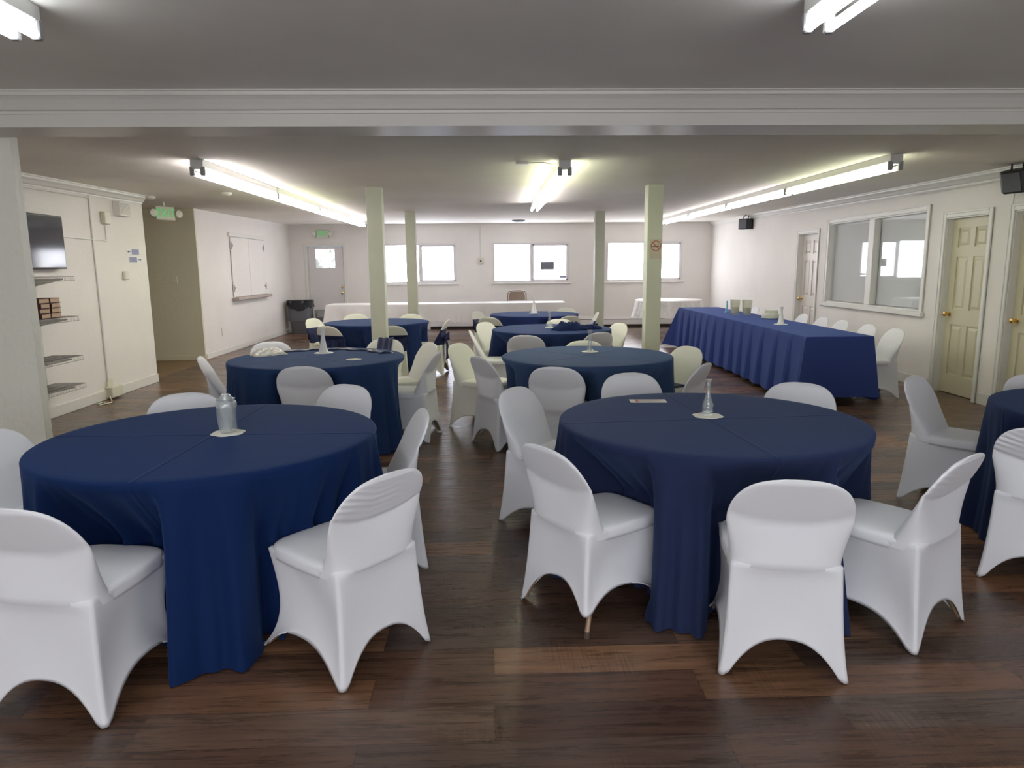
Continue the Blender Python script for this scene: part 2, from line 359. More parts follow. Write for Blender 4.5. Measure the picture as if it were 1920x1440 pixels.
# right wall
WR = (8.73, 11.38, 0.95, 2.20)
D1 = (11.80, 12.58, 0.0, 2.09); D2 = (7.58, 8.33, 0.0, 2.08); D3 = (6.42, 7.20, 0.0, 2.08)
m_ = MB(RW); wall_panels(m_, Y0, 18.2, 0, 2.75, [WR, D1, D2, D3], yput(0, 0.14))
struct(m_.build('wall_right', WALL))
# wall behind the camera, its unseen wide window added as a light source
RWIN = (-2.6, 2.6, 0.9, 2.2)
m_ = MB(); wall_panels(m_, -4.9, 6.0, 0, 2.8, [RWIN], lambda mb, a0, a1, z0, z1: mb.box(a0, a1, Y0 - .15, Y0, z0, z1))
struct(m_.build('wall_front', WALL))
rw = struct(MB().box(-2.6, 2.6, Y0 - .1, Y0 - .08, .9, 2.2).build('window_5', REARM))
MB().box(-.03, .03, Y0 - .08, Y0 - .04, .9, 2.2).box(-2.6, -2.54, Y0 - .08, Y0 - .04, .9, 2.2).box(2.54, 2.6, Y0 - .08, Y0 - .04, .9, 2.2).build('window_frame', FRAMEW, rw)
# right back room behind interior window (behind blinds)
# crowns and baseboards
cprof = [(0, -.11), (-.012, -.11), (-.014, -.095), (-.03, -.085), (-.05, -.055), (-.07, -.035), (-.074, -.018), (-.085, -.014), (-.085, 0.02), (0, 0.02)]
m_ = MB(RW); m_.loft([[Vector((x, y, ceil_z(y) + z)) for x, z in cprof] for y in (4.9, 18.0)], True, True)
struct(m_.build('trim_3', TRIM))
m_ = MB(); m_.loft([[Vector((-4.7 - x * s_, y, ceil_z(y) + z)) for x, z in cprof] for y, s_ in ((5.1, 1), (9.92, 1))], True, True)
struct(m_.build('trim_4', TRIM))
m_ = MB(RW)
for a, b_ in ((Y0, 6.33), (7.29, 7.49), (8.42, 11.7), (12.67, 18.0)): m_.bbox(-.016, 0.0, a, b_, 0, .13, .004)
struct(m_.build('baseboard_right', TRIM))
struct(MB().bbox(-4.7, -4.684, 5.1, 9.92, 0, .12, .004).build('baseboard_left', TRIM))
struct(MB().bbox(-4.97, -4.955, 12.35, 17.99, 0, .10, .004).build('baseboard_left_back', TRIM))
struct(MB().bbox(-8, -4.99, 12.285, 12.30, 0, .09, .004).build('baseboard_hall', HALLW))

# back windows
def back_window(i, W, mull=0.5):
    x0, x1, z0, z1 = W; y = YB; t = .045
    o = MB()
    o.box(x0, x1, y - .012, y + .05, z1 - t, z1).box(x0, x1, y - .012, y + .05, z0, z0 + t).box(x0, x0 + t, y - .012, y + .05, z0 + t, z1 - t).box(x1 - t, x1, y - .012, y + .05, z0 + t, z1 - t)
    o = struct(o.build('window_%d' % i, FRAMEW))
    xm = (x0 + x1) / 2
    MB().box(xm - .03, xm + .03, y + .0, y + .05, z0 + t, z1 - t).build('mullion', FRAMEW, o)
    s = MB(); a0, a1, b0, b1 = xm + .03, x1 - t, z0 + t, z1 - t; q = .035
    s.box(a0, a1, y + .005, y + .035, b1 - q, b1).box(a0, a1, y + .005, y + .035, b0, b0 + q).box(a0, a0 + q, y + .005, y + .035, b0, b1).box(a1 - q, a1, y + .005, y + .035, b0, b1)
    s.build('sliding_sash', FRAMEW, o)
    MB().box(x0 + t, xm - .03, y + .052, y + .058, z0 + t, z1 - t).build('window_pane', PANEM, o)
    MB().box(a0 + q, a1 - q, y + .036, y + .042, b0 + q, b1 - q).build('window_pane', PANEM, o)
    MB().bbox(x0 - .05, x1 + .05, y - .04, y - .001, z0 - .035, z0 - .005, .006).build('window_sill', TRIM, o)
    return o
for i, W in enumerate(WINS): wo = back_window(i + 1, W); 
s_ = MB(); s_.box(1.34, 1.68, YB + .032, YB + .0355, 1.49, 1.69)
# the dark shape seen through the frosted pane, and the small sticker
wo2 = bpy.data.objects['window_2']
s_.build('blurred_pane_shape', BLOTCH, wo2)
MB().box(1.83, 1.99, YB + .032, YB + .0355, 1.275, 1.325).build('sticker', SIGNB, wo2)

# ---- doors
def panel_door(mb, a0, a1, z0, z1, x, six=True):
    """slab in the y-z plane, face at x looking to -x, panels cut as stepped recesses"""
    wd = a1 - a0; st = .11
    cols = [(a0 + st, a0 + wd / 2 - .045), (a0 + wd / 2 + .045, a1 - st)]
    rows = [(z0 + .22, z0 + .82), (z0 + 1.0, z0 + 1.62), (z0 + 1.73, z1 - .11)]
    holes = [(c[0], c[1], r_[0], r_[1]) for c in cols for r_ in rows]
    wall_panels(mb, a0, a1, z0, z1, holes, lambda m, p, q, r_, s_: m.box(x, x + .035, p, q, r_, s_))
    for h in holes:
        mb.box(x + .014, x + .03, h[0], h[1], h[2], h[3])
        L_ = []
        for ins, dx in ((.02, .014), (.05, .004), (.05, .0039)):
            L_.append([Vector((x + dx, h[0] + ins, h[2] + ins)), Vector((x + dx, h[1] - ins, h[2] + ins)), Vector((x + dx, h[1] - ins, h[3] - ins)), Vector((x + dx, h[0] + ins, h[3] - ins))])
        mb.loft(L_[:2], False, True)
def right_door(n, D, m, casing_far=True):
    a0, a1, z0, z1 = D
    mb = MB(RW); panel_door(mb, a0 + .012, a1 - .012, .008, z1 - .012, .075); d = struct(mb.build('door_%d' % n, m))
    c = MB(RW); cw = .065
    for p, q, r_, s_ in ((a0 - cw, a0, 0, z1 + cw), (a1, a1 + cw, 0, z1 + cw), (a0, a1, z1, z1 + cw)):
        c.bbox(-.018, -.0, p, q, r_, s_, .005); c.bbox(-.026, -.0, p + (.04 if p >= a1 else 0) if p != a0 else p, q - (.04 if q <= a0 else 0), r_ + (0 if p != a0 else .04), s_, .005)
    c.box(0, .14, a0 - .001, a0 + .012, 0, z1).box(0, .14, a1 - .012, a1 + .001, 0, z1).box(0, .14, a0, a1, z1 - .012, z1 + .001)
    c.box(.112, .125, a0, a0 + .03, 0, z1).box(.112, .125, a1 - .03, a1, 0, z1)
    c.build('door_frame', TRIM, d)
    MB(RW).box(.13, .14, a0, a1, 0, z1).build('door_backing', GAP, d)
    Mk = RW @ Matrix.Translation((.075, a1 - .08, .95)) @ Matrix.Rotation(-PI / 2, 4, 'Y')
    MB(Mk).lathe([(.03, 0), (.032, .004), (.012, .008), (.011, .03), (.024, .038), (.03, .052), (.026, .066), (.008, .072)], n=20).build('door_handle', BRASS, d, smooth=True)
right_door(2, D1, DOORW); right_door(3, D2, DOORY); right_door(4, D3, DOORY)
# back door
bd = struct(MB().box(-4.53, -4.35, YB + .04, YB + .08, .01, 2.10).box(-3.87, -3.67, YB + .04, YB + .08, .01, 2.10).box(-4.35, -3.87, YB + .04, YB + .08, .01, 1.58).box(-4.35, -3.87, YB + .04, YB + .08, 2.05, 2.10).build('door_1', DOORG))
c = MB()
for b_ in ((-4.62, -4.555, 0, 2.19), (-3.645, -3.58, 0, 2.19), (-4.555, -3.645, 2.125, 2.19)): c.bbox(b_[0], b_[1], YB - .018, YB + .002, b_[2], b_[3], .005)
c.box(-4.56, -4.545, YB, YB + .12, 0, 2.13).box(-3.655, -3.64, YB, YB + .12, 0, 2.13).box(-4.56, -3.64, YB, YB + .12, 2.115, 2.13)
c.build('door_frame', TRIM, bd)
DWM = pane_mat('door_pane_daylight', (0.95, 0.98, 1.0), PANE * .3)
nt = DWM.node_tree; nn = [n for n in nt.nodes if n.type == 'TEX_NOISE'][0]; nn.inputs['Scale'].default_value = 7; nn.inputs['Detail'].default_value = 3
cr = [n for n in nt.nodes if n.type == 'VALTORGB'][0].color_ramp; cr.elements[0].position = .42; cr.elements[0].color = (.16, .18, .17, 1); cr.elements[1].position = .56
MB().box(-4.35, -3.87, YB + .055, YB + .062, 1.58, 2.05).build('window_pane', DWM, bd)
for z in (.95, 1.1):
    Mk = Matrix.Translation((-3.72, YB + .04, z)) @ Matrix.Rotation(PI / 2, 4, 'X')
    MB(Mk).lathe([(.03, 0), (.03, .006), (.012, .01), (.012, .03), (.027, .04), (.028, .055), (.01, .065)] if z < 1 else [(.03, 0), (.028, .015), (.01, .018)], n=16).build('door_handle' if z < 1 else 'deadbolt', BRASS, bd, smooth=True)

# ---- interior window in the right wall, with blinds
a0, a1, z0, z1 = WR; am = (a0 + a1) / 2
c = MB(RW); cw = .075
for p, q, r_, s_ in ((a0 - cw, a0, z0, z1 + cw), (a1, a1 + cw, z0, z1 + cw), (a0, a1, z1, z1 + cw)):
    c.bbox(-.02, 0, p, q, r_, s_, .005)
c.bbox(-.028, 0, a0 - cw, a0 - cw + .02, z0, z1 + cw, .004).bbox(-.028, 0, a1 + cw - .02, a1 + cw, z0, z1 + cw, .004).bbox(-.028, 0, a0 - cw, a1 + cw, z1 + cw - .02, z1 + cw, .004)
c.box(0, .13, a0 - .001, a0 + .015, z0, z1).box(0, .13, a1 - .015, a1 + .001, z0, z1).box(0, .13, a0, a1, z1 - .015, z1 + .001).box(0, .13, a0, a1, z0 - .001, z0 + .015)
iw = struct(c.build('window_4', TRIM))
MB(RW).bbox(-.05, 0.0, a0 - .11, a1 + .11, z0 - .07, z0, .012).build('window_sill', TRIM, iw)
MB(RW).bbox(-.01, .09, am - .075, am + .075, z0 + .015, z1 - .015, .006).build('mullion', TRIM, iw)
for p, q in ((a0 + .015, am - .075), (am + .075, a1 - .015)):
    MB(RW).add([(.06, p, z0 + .015), (.06, q, z0 + .015), (.06, q, z1 - .015), (.06, p, z1 - .015)], [(0, 3, 2, 1)]).build('window_pane', WGLASS, iw)
    s = MB(RW); z = z0 + .03
    while z < z1 - .04:
        s.add([(.088, p + .01, z), (.100, p + .01, z + .020), (.100, q - .01, z + .020), (.088, q - .01, z)], [(0, 1, 2, 3)]); z += .019
    s.box(.08, .11, p + .01, q - .01, z1 - .045, z1 - .016)
    s.build('window_blind', BLIND, iw)
MB(RW).box(.125, .14, a0, a1, z0, z1).build('window_backing', WALL, iw)  # unseen sheet added behind the blinds to stop light leaking in
MB(RW).tube([(.075, am + .12, z1 - .05), (.075, am + .12, z0 + .15)], .004, 6).build('blind_wand', BLACK, iw)

# ---- columns
def column(x, y, label):
    h = .095; zt = ceil_z(y) - .002
    o = MB().bbox(x - h, x + h, y - h, y + h, 0, zt, .006).build('column', COLM); o['kind'] = 'structure'; o['label'] = label
    return o
column(-1.40, 9.0, 'pale green square column left of the centre aisle, nearer row')
column(2.08, 8.9, 'pale green square column bearing the no smoking sign')
column(-1.46, 13.6, 'pale green square column in the far row, left')
column(2.17, 13.8, 'pale green square column in the far row, right')

# ------------------------------------------------------------------ chairs
def sgnpow(a, e): return math.copysign(abs(a) ** e, a)
def hw(z):   # half width of the backrest cover
    if z <= .61: return .203 + .023 * max(0, (z - .46) / .15) ** 1.3
    t = (z - .61) / .19
    return .226 * (1 - min(1, t) ** 2.5) ** (1 / 2.9) if t < 1 else 0.0
def yback(x, z, smile=.615):
    zl = smile + .045 * (x / .22) ** 2
    def ln(z): return -.335 + (.80 - z) * .52
    if z >= zl: return ln(z) - .014
    t = (zl - z) / (zl - .42); t = min(1, max(0, t))
    y = (ln(zl) - .004) * (1 - t) + (-.268) * t
    if z < .43: y += (.43 - z) * 1.2
    return y
def yfront(z):
    return -.335 + (.80 - z) * .52 + .016 + (.02 * max(0, .62 - z) / .2)
def backrest_mb(wr=0.0, seed=1, grow=0.0, za=.408, zb_=.80, n=44, lv=26, cap=True, open_=False):
    rnd = random.Random(seed); ph = rnd.random() * 6; mb = MB(); L_ = []
    for k in range(lv + 1):
        u = k / lv
        z = za + (zb_ - za) * (1 - (1 - u) ** 1.7) if cap else za + (zb_ - za) * u
        w_ = max(hw(min(z, .7992)), .02) + grow
        lp = []
        for i in range(n):
            a = 2 * PI * i / n; cx = sgnpow(math.cos(a), .55); sy = sgnpow(math.sin(a), .75)
            x = w_ * cx; yb = yback(x, z); yf = yfront(z)
            edge = min(1, (.8 - z) / .03 + .35) if z > .77 else 1
            ym = (yb + yf) / 2; hy = (yf - yb) / 2 * edge + grow
            y = ym + hy * sy
            zz = z
            if wr and z > .6 and sy < 0:
                d = math.sin(230 * z + 60 * x + 3 * math.sin(9 * x) + ph) * math.exp(-((z - .705) / .05) ** 2) * (0.45 + .55 * math.sin(9 * x + ph * 2))
                y -= wr * max(0, d)
            lp.append(Vector((x, y, zz)))
        L_.append(lp)
    mb.loft(L_, False, cap)
    return mb
def seat_mb(n=48):
    mb = MB(); L_ = []; y0, y1 = -.21, .232; hwid = .200; cy = (y0 + y1) / 2; hy = (y1 - y0) / 2
    for z, s, tk in ((.395, .985, 0), (.41, 1.0, 0), (.43, 1.0, 0), (.442, .985, 0), (.449, .95, 0), (.453, .85, 0), (.456, .5, 0), (.457, .12, 0)):
        lp = []
        for i in range(n):
            a = 2 * PI * i / n
            x = hwid * s * sgnpow(math.cos(a), .42); y = cy + hy * s * sgnpow(math.sin(a), .36)
            x *= 1 - .05 * max(0, (y - cy) / hy)
            lp.append(Vector((x, y, z)))
        L_.append(lp)
    return mb.loft(L_, True, True)
def skirt_mb(lift=(0, 0, 0, 0), arch=(.085, .115, .15, .115), seed=0, flare=0):
    """corners: front-left, front-right, rear-right, rear-left; sides in that order start at FL->FR"""
    foot = [(-.222, .265), (.222, .265), (.238, -.290), (-.238, -.290)]
    topc = [(-.186, .222), (.186, .222), (.203, -.250), (-.203, -.250)]
    bow = [(.030, -.066), (-.030, -.066), (-.008, .004), (.008, .004)]
    ztop = [.428, .428, .442, .442]
    outs = [(-1, 1), (1, 1), (1, -1), (-1, -1)]
    mb = MB(); L_ = []; LV = 26; NS = 20; rc = .016; rnd = random.Random(seed); ph = rnd.random() * 6
    for k in range(-1, LV + 1):
        v = max(0, k) / LV; inner = (k == -1); lp = []
        cs = []
        for c_ in range(4):
            f = math.sin(PI * min(1, v ** .75)) if True else 0
            x = foot[c_][0] * (1 - v) + topc[c_][0] * v + bow[c_][0] * f
            y = foot[c_][1] * (1 - v) + topc[c_][1] * v + bow[c_][1] * f
            cs.append((x, y))
        # ring: for each corner an arc then side
        for c_ in range(4):
            x, y = cs[c_]; ox, oy = outs[c_]; r_ = rc * (1.0 if v > .06 else 1.15)
            cxx, cyy = x - ox * r_, y - oy * r_
            a0_ = [PI, PI / 2, 0, -PI / 2][c_]
            z_c = lift[c_] + .004 + (ztop[c_] - lift[c_] - .004) * v
            for q in range(5):
                a = a0_ - q * PI / 8
                rr = r_ - (.006 if inner else 0)
                lp.append(Vector((cxx + rr * math.cos(a), cyy + rr * math.sin(a), z_c + (.006 if inner else 0))))
            d = (c_ + 1) % 4; x2, y2 = cs[d]; ox2, oy2 = outs[d]
            # side goes from c_ to d
            dx, dy = x2 - x, y2 - y; ln_ = math.hypot(dx, dy); nx, ny = -dy / ln_, dx / ln_   # left normal
            # outward normal for clockwise ring is left normal
            if (nx * (x + x2) / 2 + ny * ((y + y2) / 2)) < 0: nx, ny = -nx, -ny
            for q in range(1, NS):
                t = q / NS; t2 = (rc + t * (ln_ - 2 * rc)) / ln_
                zc0 = lift[c_] * (1 - t) + lift[d] * t
                th = min(1, max(0, (t - .035) / .93)); hem = zc0 + .004 + arch[c_] * (1 - abs(2 * th - 1) ** 2.5)
                tt = t ** 2.5 if c_ == 1 else (1 - (1 - t) ** 2.5 if c_ == 3 else t); zt = ztop[c_] * (1 - tt) + ztop[d] * tt
                z = hem + (zt - hem) * v
                sag = -.018 * math.sin(PI * t) * math.sin(PI * min(1, v * 1.0)) * (1.0 if c_ != 2 else .45) - .022 * math.sin(PI * t) * (1 - v)
                if c_ == 2:
                    sag += .010 * math.exp(-((.44 - z) / .03) ** 2) * min(1, 5 * math.sin(PI * t))
                if inner: sag -= .006; z += .006
                lp.append(Vector((x + dx * t2 + nx * sag, y + dy * t2 + ny * sag, z)))
        L_.append(lp)
    for sc_, dz in ((.97, .006), (.80, .008)): L_.append([Vector((p.x * sc_, p.y * sc_ , p.z + dz)) for p in L_[LV + 1]])
    return mb.loft(L_)
def leg_mb(sx, front, lift=0):
    mb = MB()
    if front: mb.tube([(sx * .200, .238, .014), (sx * .178, .178, .07), (sx * .145, .115, .20), (sx * .12, .02, .40)], .0115, 8)
    else: mb.tube([(sx * .220, -.266, .016), (sx * .165, -.18, .20), (sx * .13, -.05, .40)], .0115, 8)
    return mb
def foot_mb(sx, front):
    y = .232 if front else -.267; x = (.213 if front else .223) * sx
    return MB().tube([(x, y, 0.0), (x * .995, y * .985, .028)], [.014, .0135], 10)
def sash_mbs(seed=0):
    rnd = random.Random(seed)
    band = backrest_mb(grow=.006, za=.44, zb_=.665, lv=12, cap=False)
    b = MB()
    def ribbon(pts, wid, th=.004):
        L_ = []
        for i, (p, wv) in enumerate(pts):
            p = Vector(p); wv = Vector(wv) * wid
            L_.append([p - wv + Vector((0, -th, 0)), p + Vector((0, -th * 3 * (1 if i % 2 else -1), 0)), p + wv + Vector((0, -th, 0)), p + wv + Vector((0, th, 0)), p + Vector((0, th, 0)), p - wv + Vector((0, th, 0))])
        b.loft(L_, True, True)
    yb = -.275
    for s in (-1, 1):
        ribbon([((0, yb, .53), (0, 0, .5)), ((s * .06, yb - .035, .56), (0, 0, 1)), ((s * .12, yb - .05, .555), (0, 0, 1.2)), ((s * .15, yb - .02, .53), (0, 0, 1.1)), ((s * .08, yb - .005, .51), (0, 0, .8)), ((0, yb, .52), (0, 0, .4))], .045)
        ribbon([((0, yb - .01, .53), (.4, 0, 0)), ((s * .03, yb - .03, .44), (.8, 0, 0)), ((s * .05, yb - .035, .32), (1, 0, 0)), ((s * .055, yb - .03, .22), (1.1, 0, .1))], .04)
    b.lathe([(.004, -.03), (.024, -.02), (.028, 0), (.024, .02), (.004, .03)], 0, yb - .02, .53, 12)
    return band, b

def make_chair(name, fab, wr=0.0, seed=1, lift=(0, 0, 0, 0), sash=False, drape=False):
    t = bpy.data.objects.new(name, None); C.objects.link(t); t.empty_display_size = .1
    backrest_mb(wr, seed, n=(72 if wr else 44), lv=(64 if wr else 26)).build('backrest', fab, t, smooth='all')
    seat_mb().build('seat', fab, t, smooth='all')
    skirt_mb(lift, seed=seed).build('chair_skirt', fab, t, smooth='all')
    for sx in (-1, 1):
        for fr in (True, False):
            l = leg_mb(sx, fr).build('leg', TANM, t, smooth=True)
            if lift[2] and sx > 0 and not fr: foot_mb(sx, fr).build('foot_cap', RUBB, l, smooth=True)
    if sash:
        a, b = sash_mbs(seed)
        s = a.build('sash', NAVYS, t, smooth='all'); s['label'] = 'navy sash tied around the backrest'
        b.build('bow', NAVYS, s, smooth=True)
    if drape:
        mb = MB(); L_ = []
        prof_ = [(yback(0, z) - .010, z) for z in (.46, .52, .58, .64, .70, .76, .79)] + [(-.345, .812), (-.32, .812)] + [(yfront(z) + .010, z) for z in (.79, .76, .70, .64, .58)]
        for i in range(13):
            x = -.085 + .17 * i / 12
            L_.append([Vector((x * (1 - .15 * (.8 - z)), y, z + .004 * math.sin(i * 1.3))) for y, z in prof_])
        mb.loft(L_, False, False, closed=False)
        s = mb.build('sash', NAVYS, t, smooth='all'); s['label'] = 'navy cloth band hung over the top of the backrest'
    return t
protos = {}
first_used = set()
def chair(kind, x, y, f, label, group):
    if kind not in protos:
        k = {'plain': dict(fab=FABW), 'wrinkled': dict(fab=FABW, wr=.0065, seed=3), 'wrinkled2': dict(fab=FABW, wr=.004, seed=8), 'cream': dict(fab=FABC, seed=5),
             'lifted': dict(fab=FABW, seed=6, lift=(0, 0, .10, 0)), 'sash': dict(fab=FABC, seed=7, sash=True), 'draped': dict(fab=FABC, seed=9, drape=True)}[kind]
        protos[kind] = make_chair('covered_chair', **k); o = protos[kind]
    else: o = copy_tree(protos[kind])
    f = Vector(f).normalized()
    o.location = (x, y, 0); o.rotation_euler = (0, 0, math.atan2(-f.x, f.y))
    if label: tag(o, label, 'chair', group)
    CHAIRS.append((x, y, f.x, f.y)); return o
CHAIRS = []
TABLES = {'T1': (-1.33, 3.31, .765), 'T2': (1.125, 3.48, .765), 'T3': (-1.54, 6.27, .765), 'T4': (0.865, 6.16, .755), 'T5': (-1.66, 10.45, .76),
          'T6': (0.80, 8.93, .76), 'T7': (0.77, 11.85, .745), 'T8': (3.55, 3.47, .775)}
def f_to(x, y, T): return (TABLES[T][0] - x, TABLES[T][1] - y)
g1 = 'chairs around the near left table'; g2 = 'chairs around the near right table'; g3 = 'chairs around the second left table'; g4 = 'chairs around the second right table'
g5 = 'sashed chairs around the far left table'; g6 = 'chairs around the third right table'; g7 = 'chairs around the farthest navy table'; g8 = 'chairs around the table at the right edge'; g9 = 'chairs behind the buffet table'
chair('plain', -1.52, 2.53, (.157, .988), 'white covered folding chair seen from behind at the bottom left corner', g1)
chair('wrinkled', -.633, 2.737, (-.77, .638), 'white covered chair with wrinkled backrest, near right side of the near left table', g1)
chair('wrinkled2', -.67, 3.60, (-.97, -.25), 'white covered chair edge on, right of the near left table beside the aisle', g1)
chair('plain', -1.08, 4.27, (-.45, -.89), 'white covered chair behind the near left table, its right half', g1)
chair('plain', -1.78, 4.02, (.35, -.92), 'low white backrest peeking over the near left table behind the wrapped vase, to its left', g1)
chair('wrinkled', -2.10, 3.26, (.98, -.2), 'white covered chair cut by the left edge of the picture', g1)
chair('plain', 1.144, 2.665, (.183, .983), 'white covered chair seen squarely from behind, front of the near right table', g2)
chair('lifted', .497, 3.052, (.839, .544), 'white covered chair with one bare brown leg below its cover', g2)
chair('plain', .41, 4.15, (.80, -.60), 'white covered chair on the left of the near right table, beside the aisle', g2)
chair('wrinkled2', 1.715, 2.887, (-.57, .822), 'white covered chair turned left, right of the squarely seen front chair', g2)
chair('plain', 1.84, 4.09, (-.5, -.87), 'white covered chair behind the near right table, right of its bud vase', g2)
chair('plain', 1.03, 4.57, (.1, -1), 'white backrest peeking over the near right table behind the printed card', g2)
chair('wrinkled', -2.24, 6.28, (.97, .25), 'white covered chair left of the second left table, wrinkled low backrest', g3)
chair('plain', -1.48, 5.80, (-.02, 1), 'white covered chair seen from behind in front of the second left table', g3)
chair('cream', -.88, 6.95, (-.87, -.5), 'white covered chair, farther of the two right of the second left table', g3)
chair('plain', -.79, 6.38, (-.98, .18), 'white covered chair, nearer of the two right of the second left table', g3)
chair('plain', -2.16, 7.15, (.5, -.87), 'pale backrest behind the second left table, above the plastic bag', g3)
chair('draped', -1.20, 7.27, (-.25, -.97), 'white chair with navy band across its back, before the near left column', g3)
chair('cream', -.05, 6.87, (.85, -.52), 'cream lit chair facing the camera, left of the second right table by the aisle', g4)
chair('plain', .19, 6.10, (.87, .494), 'white covered chair seen from behind, left of the second right table by the aisle', g4)
chair('plain', .59, 5.57, (.28, .96), 'white covered chair seen from behind in front of the second right table', g4)
chair('plain', 1.42, 5.53, (-.8, .6), 'white covered chair turned left at the near right of the second right table', g4)
chair('cream', 1.60, 6.34, (-.85, -.45), 'cream chair with navy cloth on its seat, right of the second right table', g4)
chair('cream', .97, 6.80, (0, -1), 'thin strip of backrest above the far rim of the second right table', g4)
chair('plain', .47, 8.12, (.2, .98), 'white chair seen from behind in front of the third right table', g6)
chair('plain', 1.14, 8.33, (-.45, .9), 'white chair right of the crumpled navy cloth, near side of the third right table', g6)
chair('cream', 1.47, 9.20, (-.9, -.42), 'cream chair leaning right at the right side of the third right table', g6)
chair('cream', .18, 9.57, (.75, -.62), 'cream chair facing the camera at the far left of the third right table', g6)
chair('plain', .09, 8.50, (.95, .0), 'white chair side on with its seat in view, left of the third right table', g6)
chair('cream', 1.0, 9.87, (-.1, -1), 'cream backrest behind the bud vase of the third right table', g6)
chair('sash', .06, 12.2, (.85, -.5), 'sashed chair at the left of the farthest navy table', g7)
chair('sash', .17, 11.09, (.55, .83), 'sashed chair seen from behind at the near left of the farthest navy table', g7)
chair('sash', 1.12, 11.14, (-.45, .9), 'sashed chair seen from behind at the near right of the farthest navy table', g7)
chair('sash', 1.50, 11.70, (-1, .05), 'sashed chair edge on at the right of the farthest navy table', g7)
chair('sash', 1.28, 12.70, (-.5, -.87), 'faint chair behind the farthest navy table, to its right', g7)
chair('sash', -2.45, 10.82, (.9, -.4), 'sashed chair left of the far left table, next to the bins', g5)
chair('sash', -2.02, 9.72, (.5, .87), 'sashed chair seen from behind at the near left of the far left table', g5)
chair('sash', -1.36, 9.66, (-.15, .98), 'sashed chair right behind the near left column', g5)
chair('sash', -.93, 10.38, (-.98, .12), 'chair with a large navy bow, right of the far left table', g5)
chair('sash', -2.15, 11.56, (.3, -.95), 'faint chair behind the far left table, left of the column', g5)
chair('sash', -1.36, 11.40, (-.2, -.98), 'faint chair behind the far left table, right of the column', g5)
chair('plain', 3.07, 4.32, (.62, -.79), 'white covered chair with its front in view, left of the table at the right edge', g8)
chair('wrinkled', 2.79, 3.25, (.7, .71), 'white covered chair seen from behind, cut by the right edge of the picture', g8)
chair('plain', 3.66, 4.25, (-.15, -1), 'sliver of a white chair at the right edge, beyond its navy table', g8)
kl = ['nearest the camera, standing clear of its end', 'second from the near end', 'third from the near end', 'fourth from the near end', 'just right of the white vase', 'at the far end by the pitchers']
for (yy, l_) in zip((8.02, 8.64, 9.35, 9.95, 10.62, 12.7), kl):
    p = RW @ Vector((-.99, yy, 0)); chair('plain', p.x, p.y, (-1, .03), 'white covered chair between buffet and right wall, ' + l_, g9)

# ------------------------------------------------------------------ round navy cloths
def fold_fn(seed, n=10):
    rnd = random.Random(seed); c_ = []
    for i in range(n):
        c_.append(((i + rnd.uniform(-.28, .28)) * 2 * PI / n, rnd.uniform(.10, .19), rnd.uniform(.55, 1.0)))
    def fn(a, v):
        s = 0
        for p, wd, h in c_:
            d = (a - p + PI) % (2 * PI) - PI
            q = wd * (.55 + .6 * v)
            s = max(s, h * math.exp(-(d / q) ** 2))
        return s
    return fn
def round_cloth(name, T, seed, m, zt=.772, zh=.006, amp=.10, flare=.02, n=288, chairs=True, LV=26, rip=1.0):
    cx, cy, R0 = T; fn = fold_fn(seed); L_ = []
    rad = []
    for k in range(LV + 1):
        v = k / LV; row = []
        for i in range(n):
            a = 2 * PI * i / n
            r_ = R0 + .004 + flare * v + amp * (v ** 1.15) * fn(a, v) - .012 * math.sin(PI * v) * (1 - fn(a, v))
            row.append(r_)
        rad.append(row)
    if chairs:
        near = [c_ for c_ in CHAIRS if math.hypot(c_[0] - cx, c_[1] - cy) < 1.35]
        for k in range(LV + 1):
            v = k / LV; z = zt - .012 + (zh - zt + .012) * v
            if z > .74: continue
            wz = min(1, max(0, (.74 - z) / .26))
            for i in range(n):
                a = 2 * PI * i / n; r_ = rad[k][i]; best = r_
                for (px, py, fx, fy) in near:
                    q = r_
                    while q > .35:
                        X = cx + q * math.cos(a) - px; Y_ = cy + q * math.sin(a) - py
                        ly = X * fx + Y_ * fy; lx = X * fy - Y_ * fx
                        if abs(lx) > .245 or ly > .262: break
                        if ly < -.45: break
                        q -= .01
                    best = min(best, q)
                rad[k][i] = r_ + (best - r_) * wz
        for it in range(5):
            new = []
            for k in range(LV + 1):
                if k < 2: new.append(rad[k]); continue
                kp = min(LV, k + 1)
                new.append([(min(rad[k][i], (2 * rad[k][i] + rad[k][i - 1] + rad[k][(i + 1) % n] + .6 * rad[k - 1][i] + .6 * rad[kp][i]) / 5.2)) for i in range(n)])
            rad = new
    for rr in (.02, .2, .4, .6, .8, .93):
        L_.append([Vector((R0 * rr * math.cos(2 * PI * i / n), R0 * rr * math.sin(2 * PI * i / n), zt)) for i in range(n)])
    for s_, dz in ((R0 - .012, 0), (R0 - .005, .002), (R0 + .001, .006)):
        L_.append([Vector((s_ * math.cos(2 * PI * i / n), s_ * math.sin(2 * PI * i / n), zt - dz)) for i in range(n)])
    for k in range(LV + 1):
        v = k / LV
        row = []
        for i in range(n):
            a = 2 * PI * i / n; z = zt - .012 + (zh - zt + .012) * v
            rp_ = rad[k][i] + rip * (v ** .8) * (.055 * abs(math.sin(8.5 * a + 2 * math.sin(3 * a + seed))) ** 1.5 - .022 + .040 * abs(math.sin(14.5 * a + 3 * math.sin(2 * a) + seed)) ** 2 - .016 + .020 * math.sin(41 * a + 2.5 * math.sin(5 * a + seed)) * min(1, 2.2 * v) + .007 * math.sin(67 * a + seed)) * (.75 + .25 * math.sin(5 * a + seed))
            row.append(Vector((rp_ * math.cos(a), rp_ * math.sin(a), z)))
        L_.append(row)
    mb = MB(); mb.loft(L_, True, False)
    return mb.build(name, m, smooth='all', loc=(cx, cy, 0))
NV = (0.018, 0.035, 0.105)
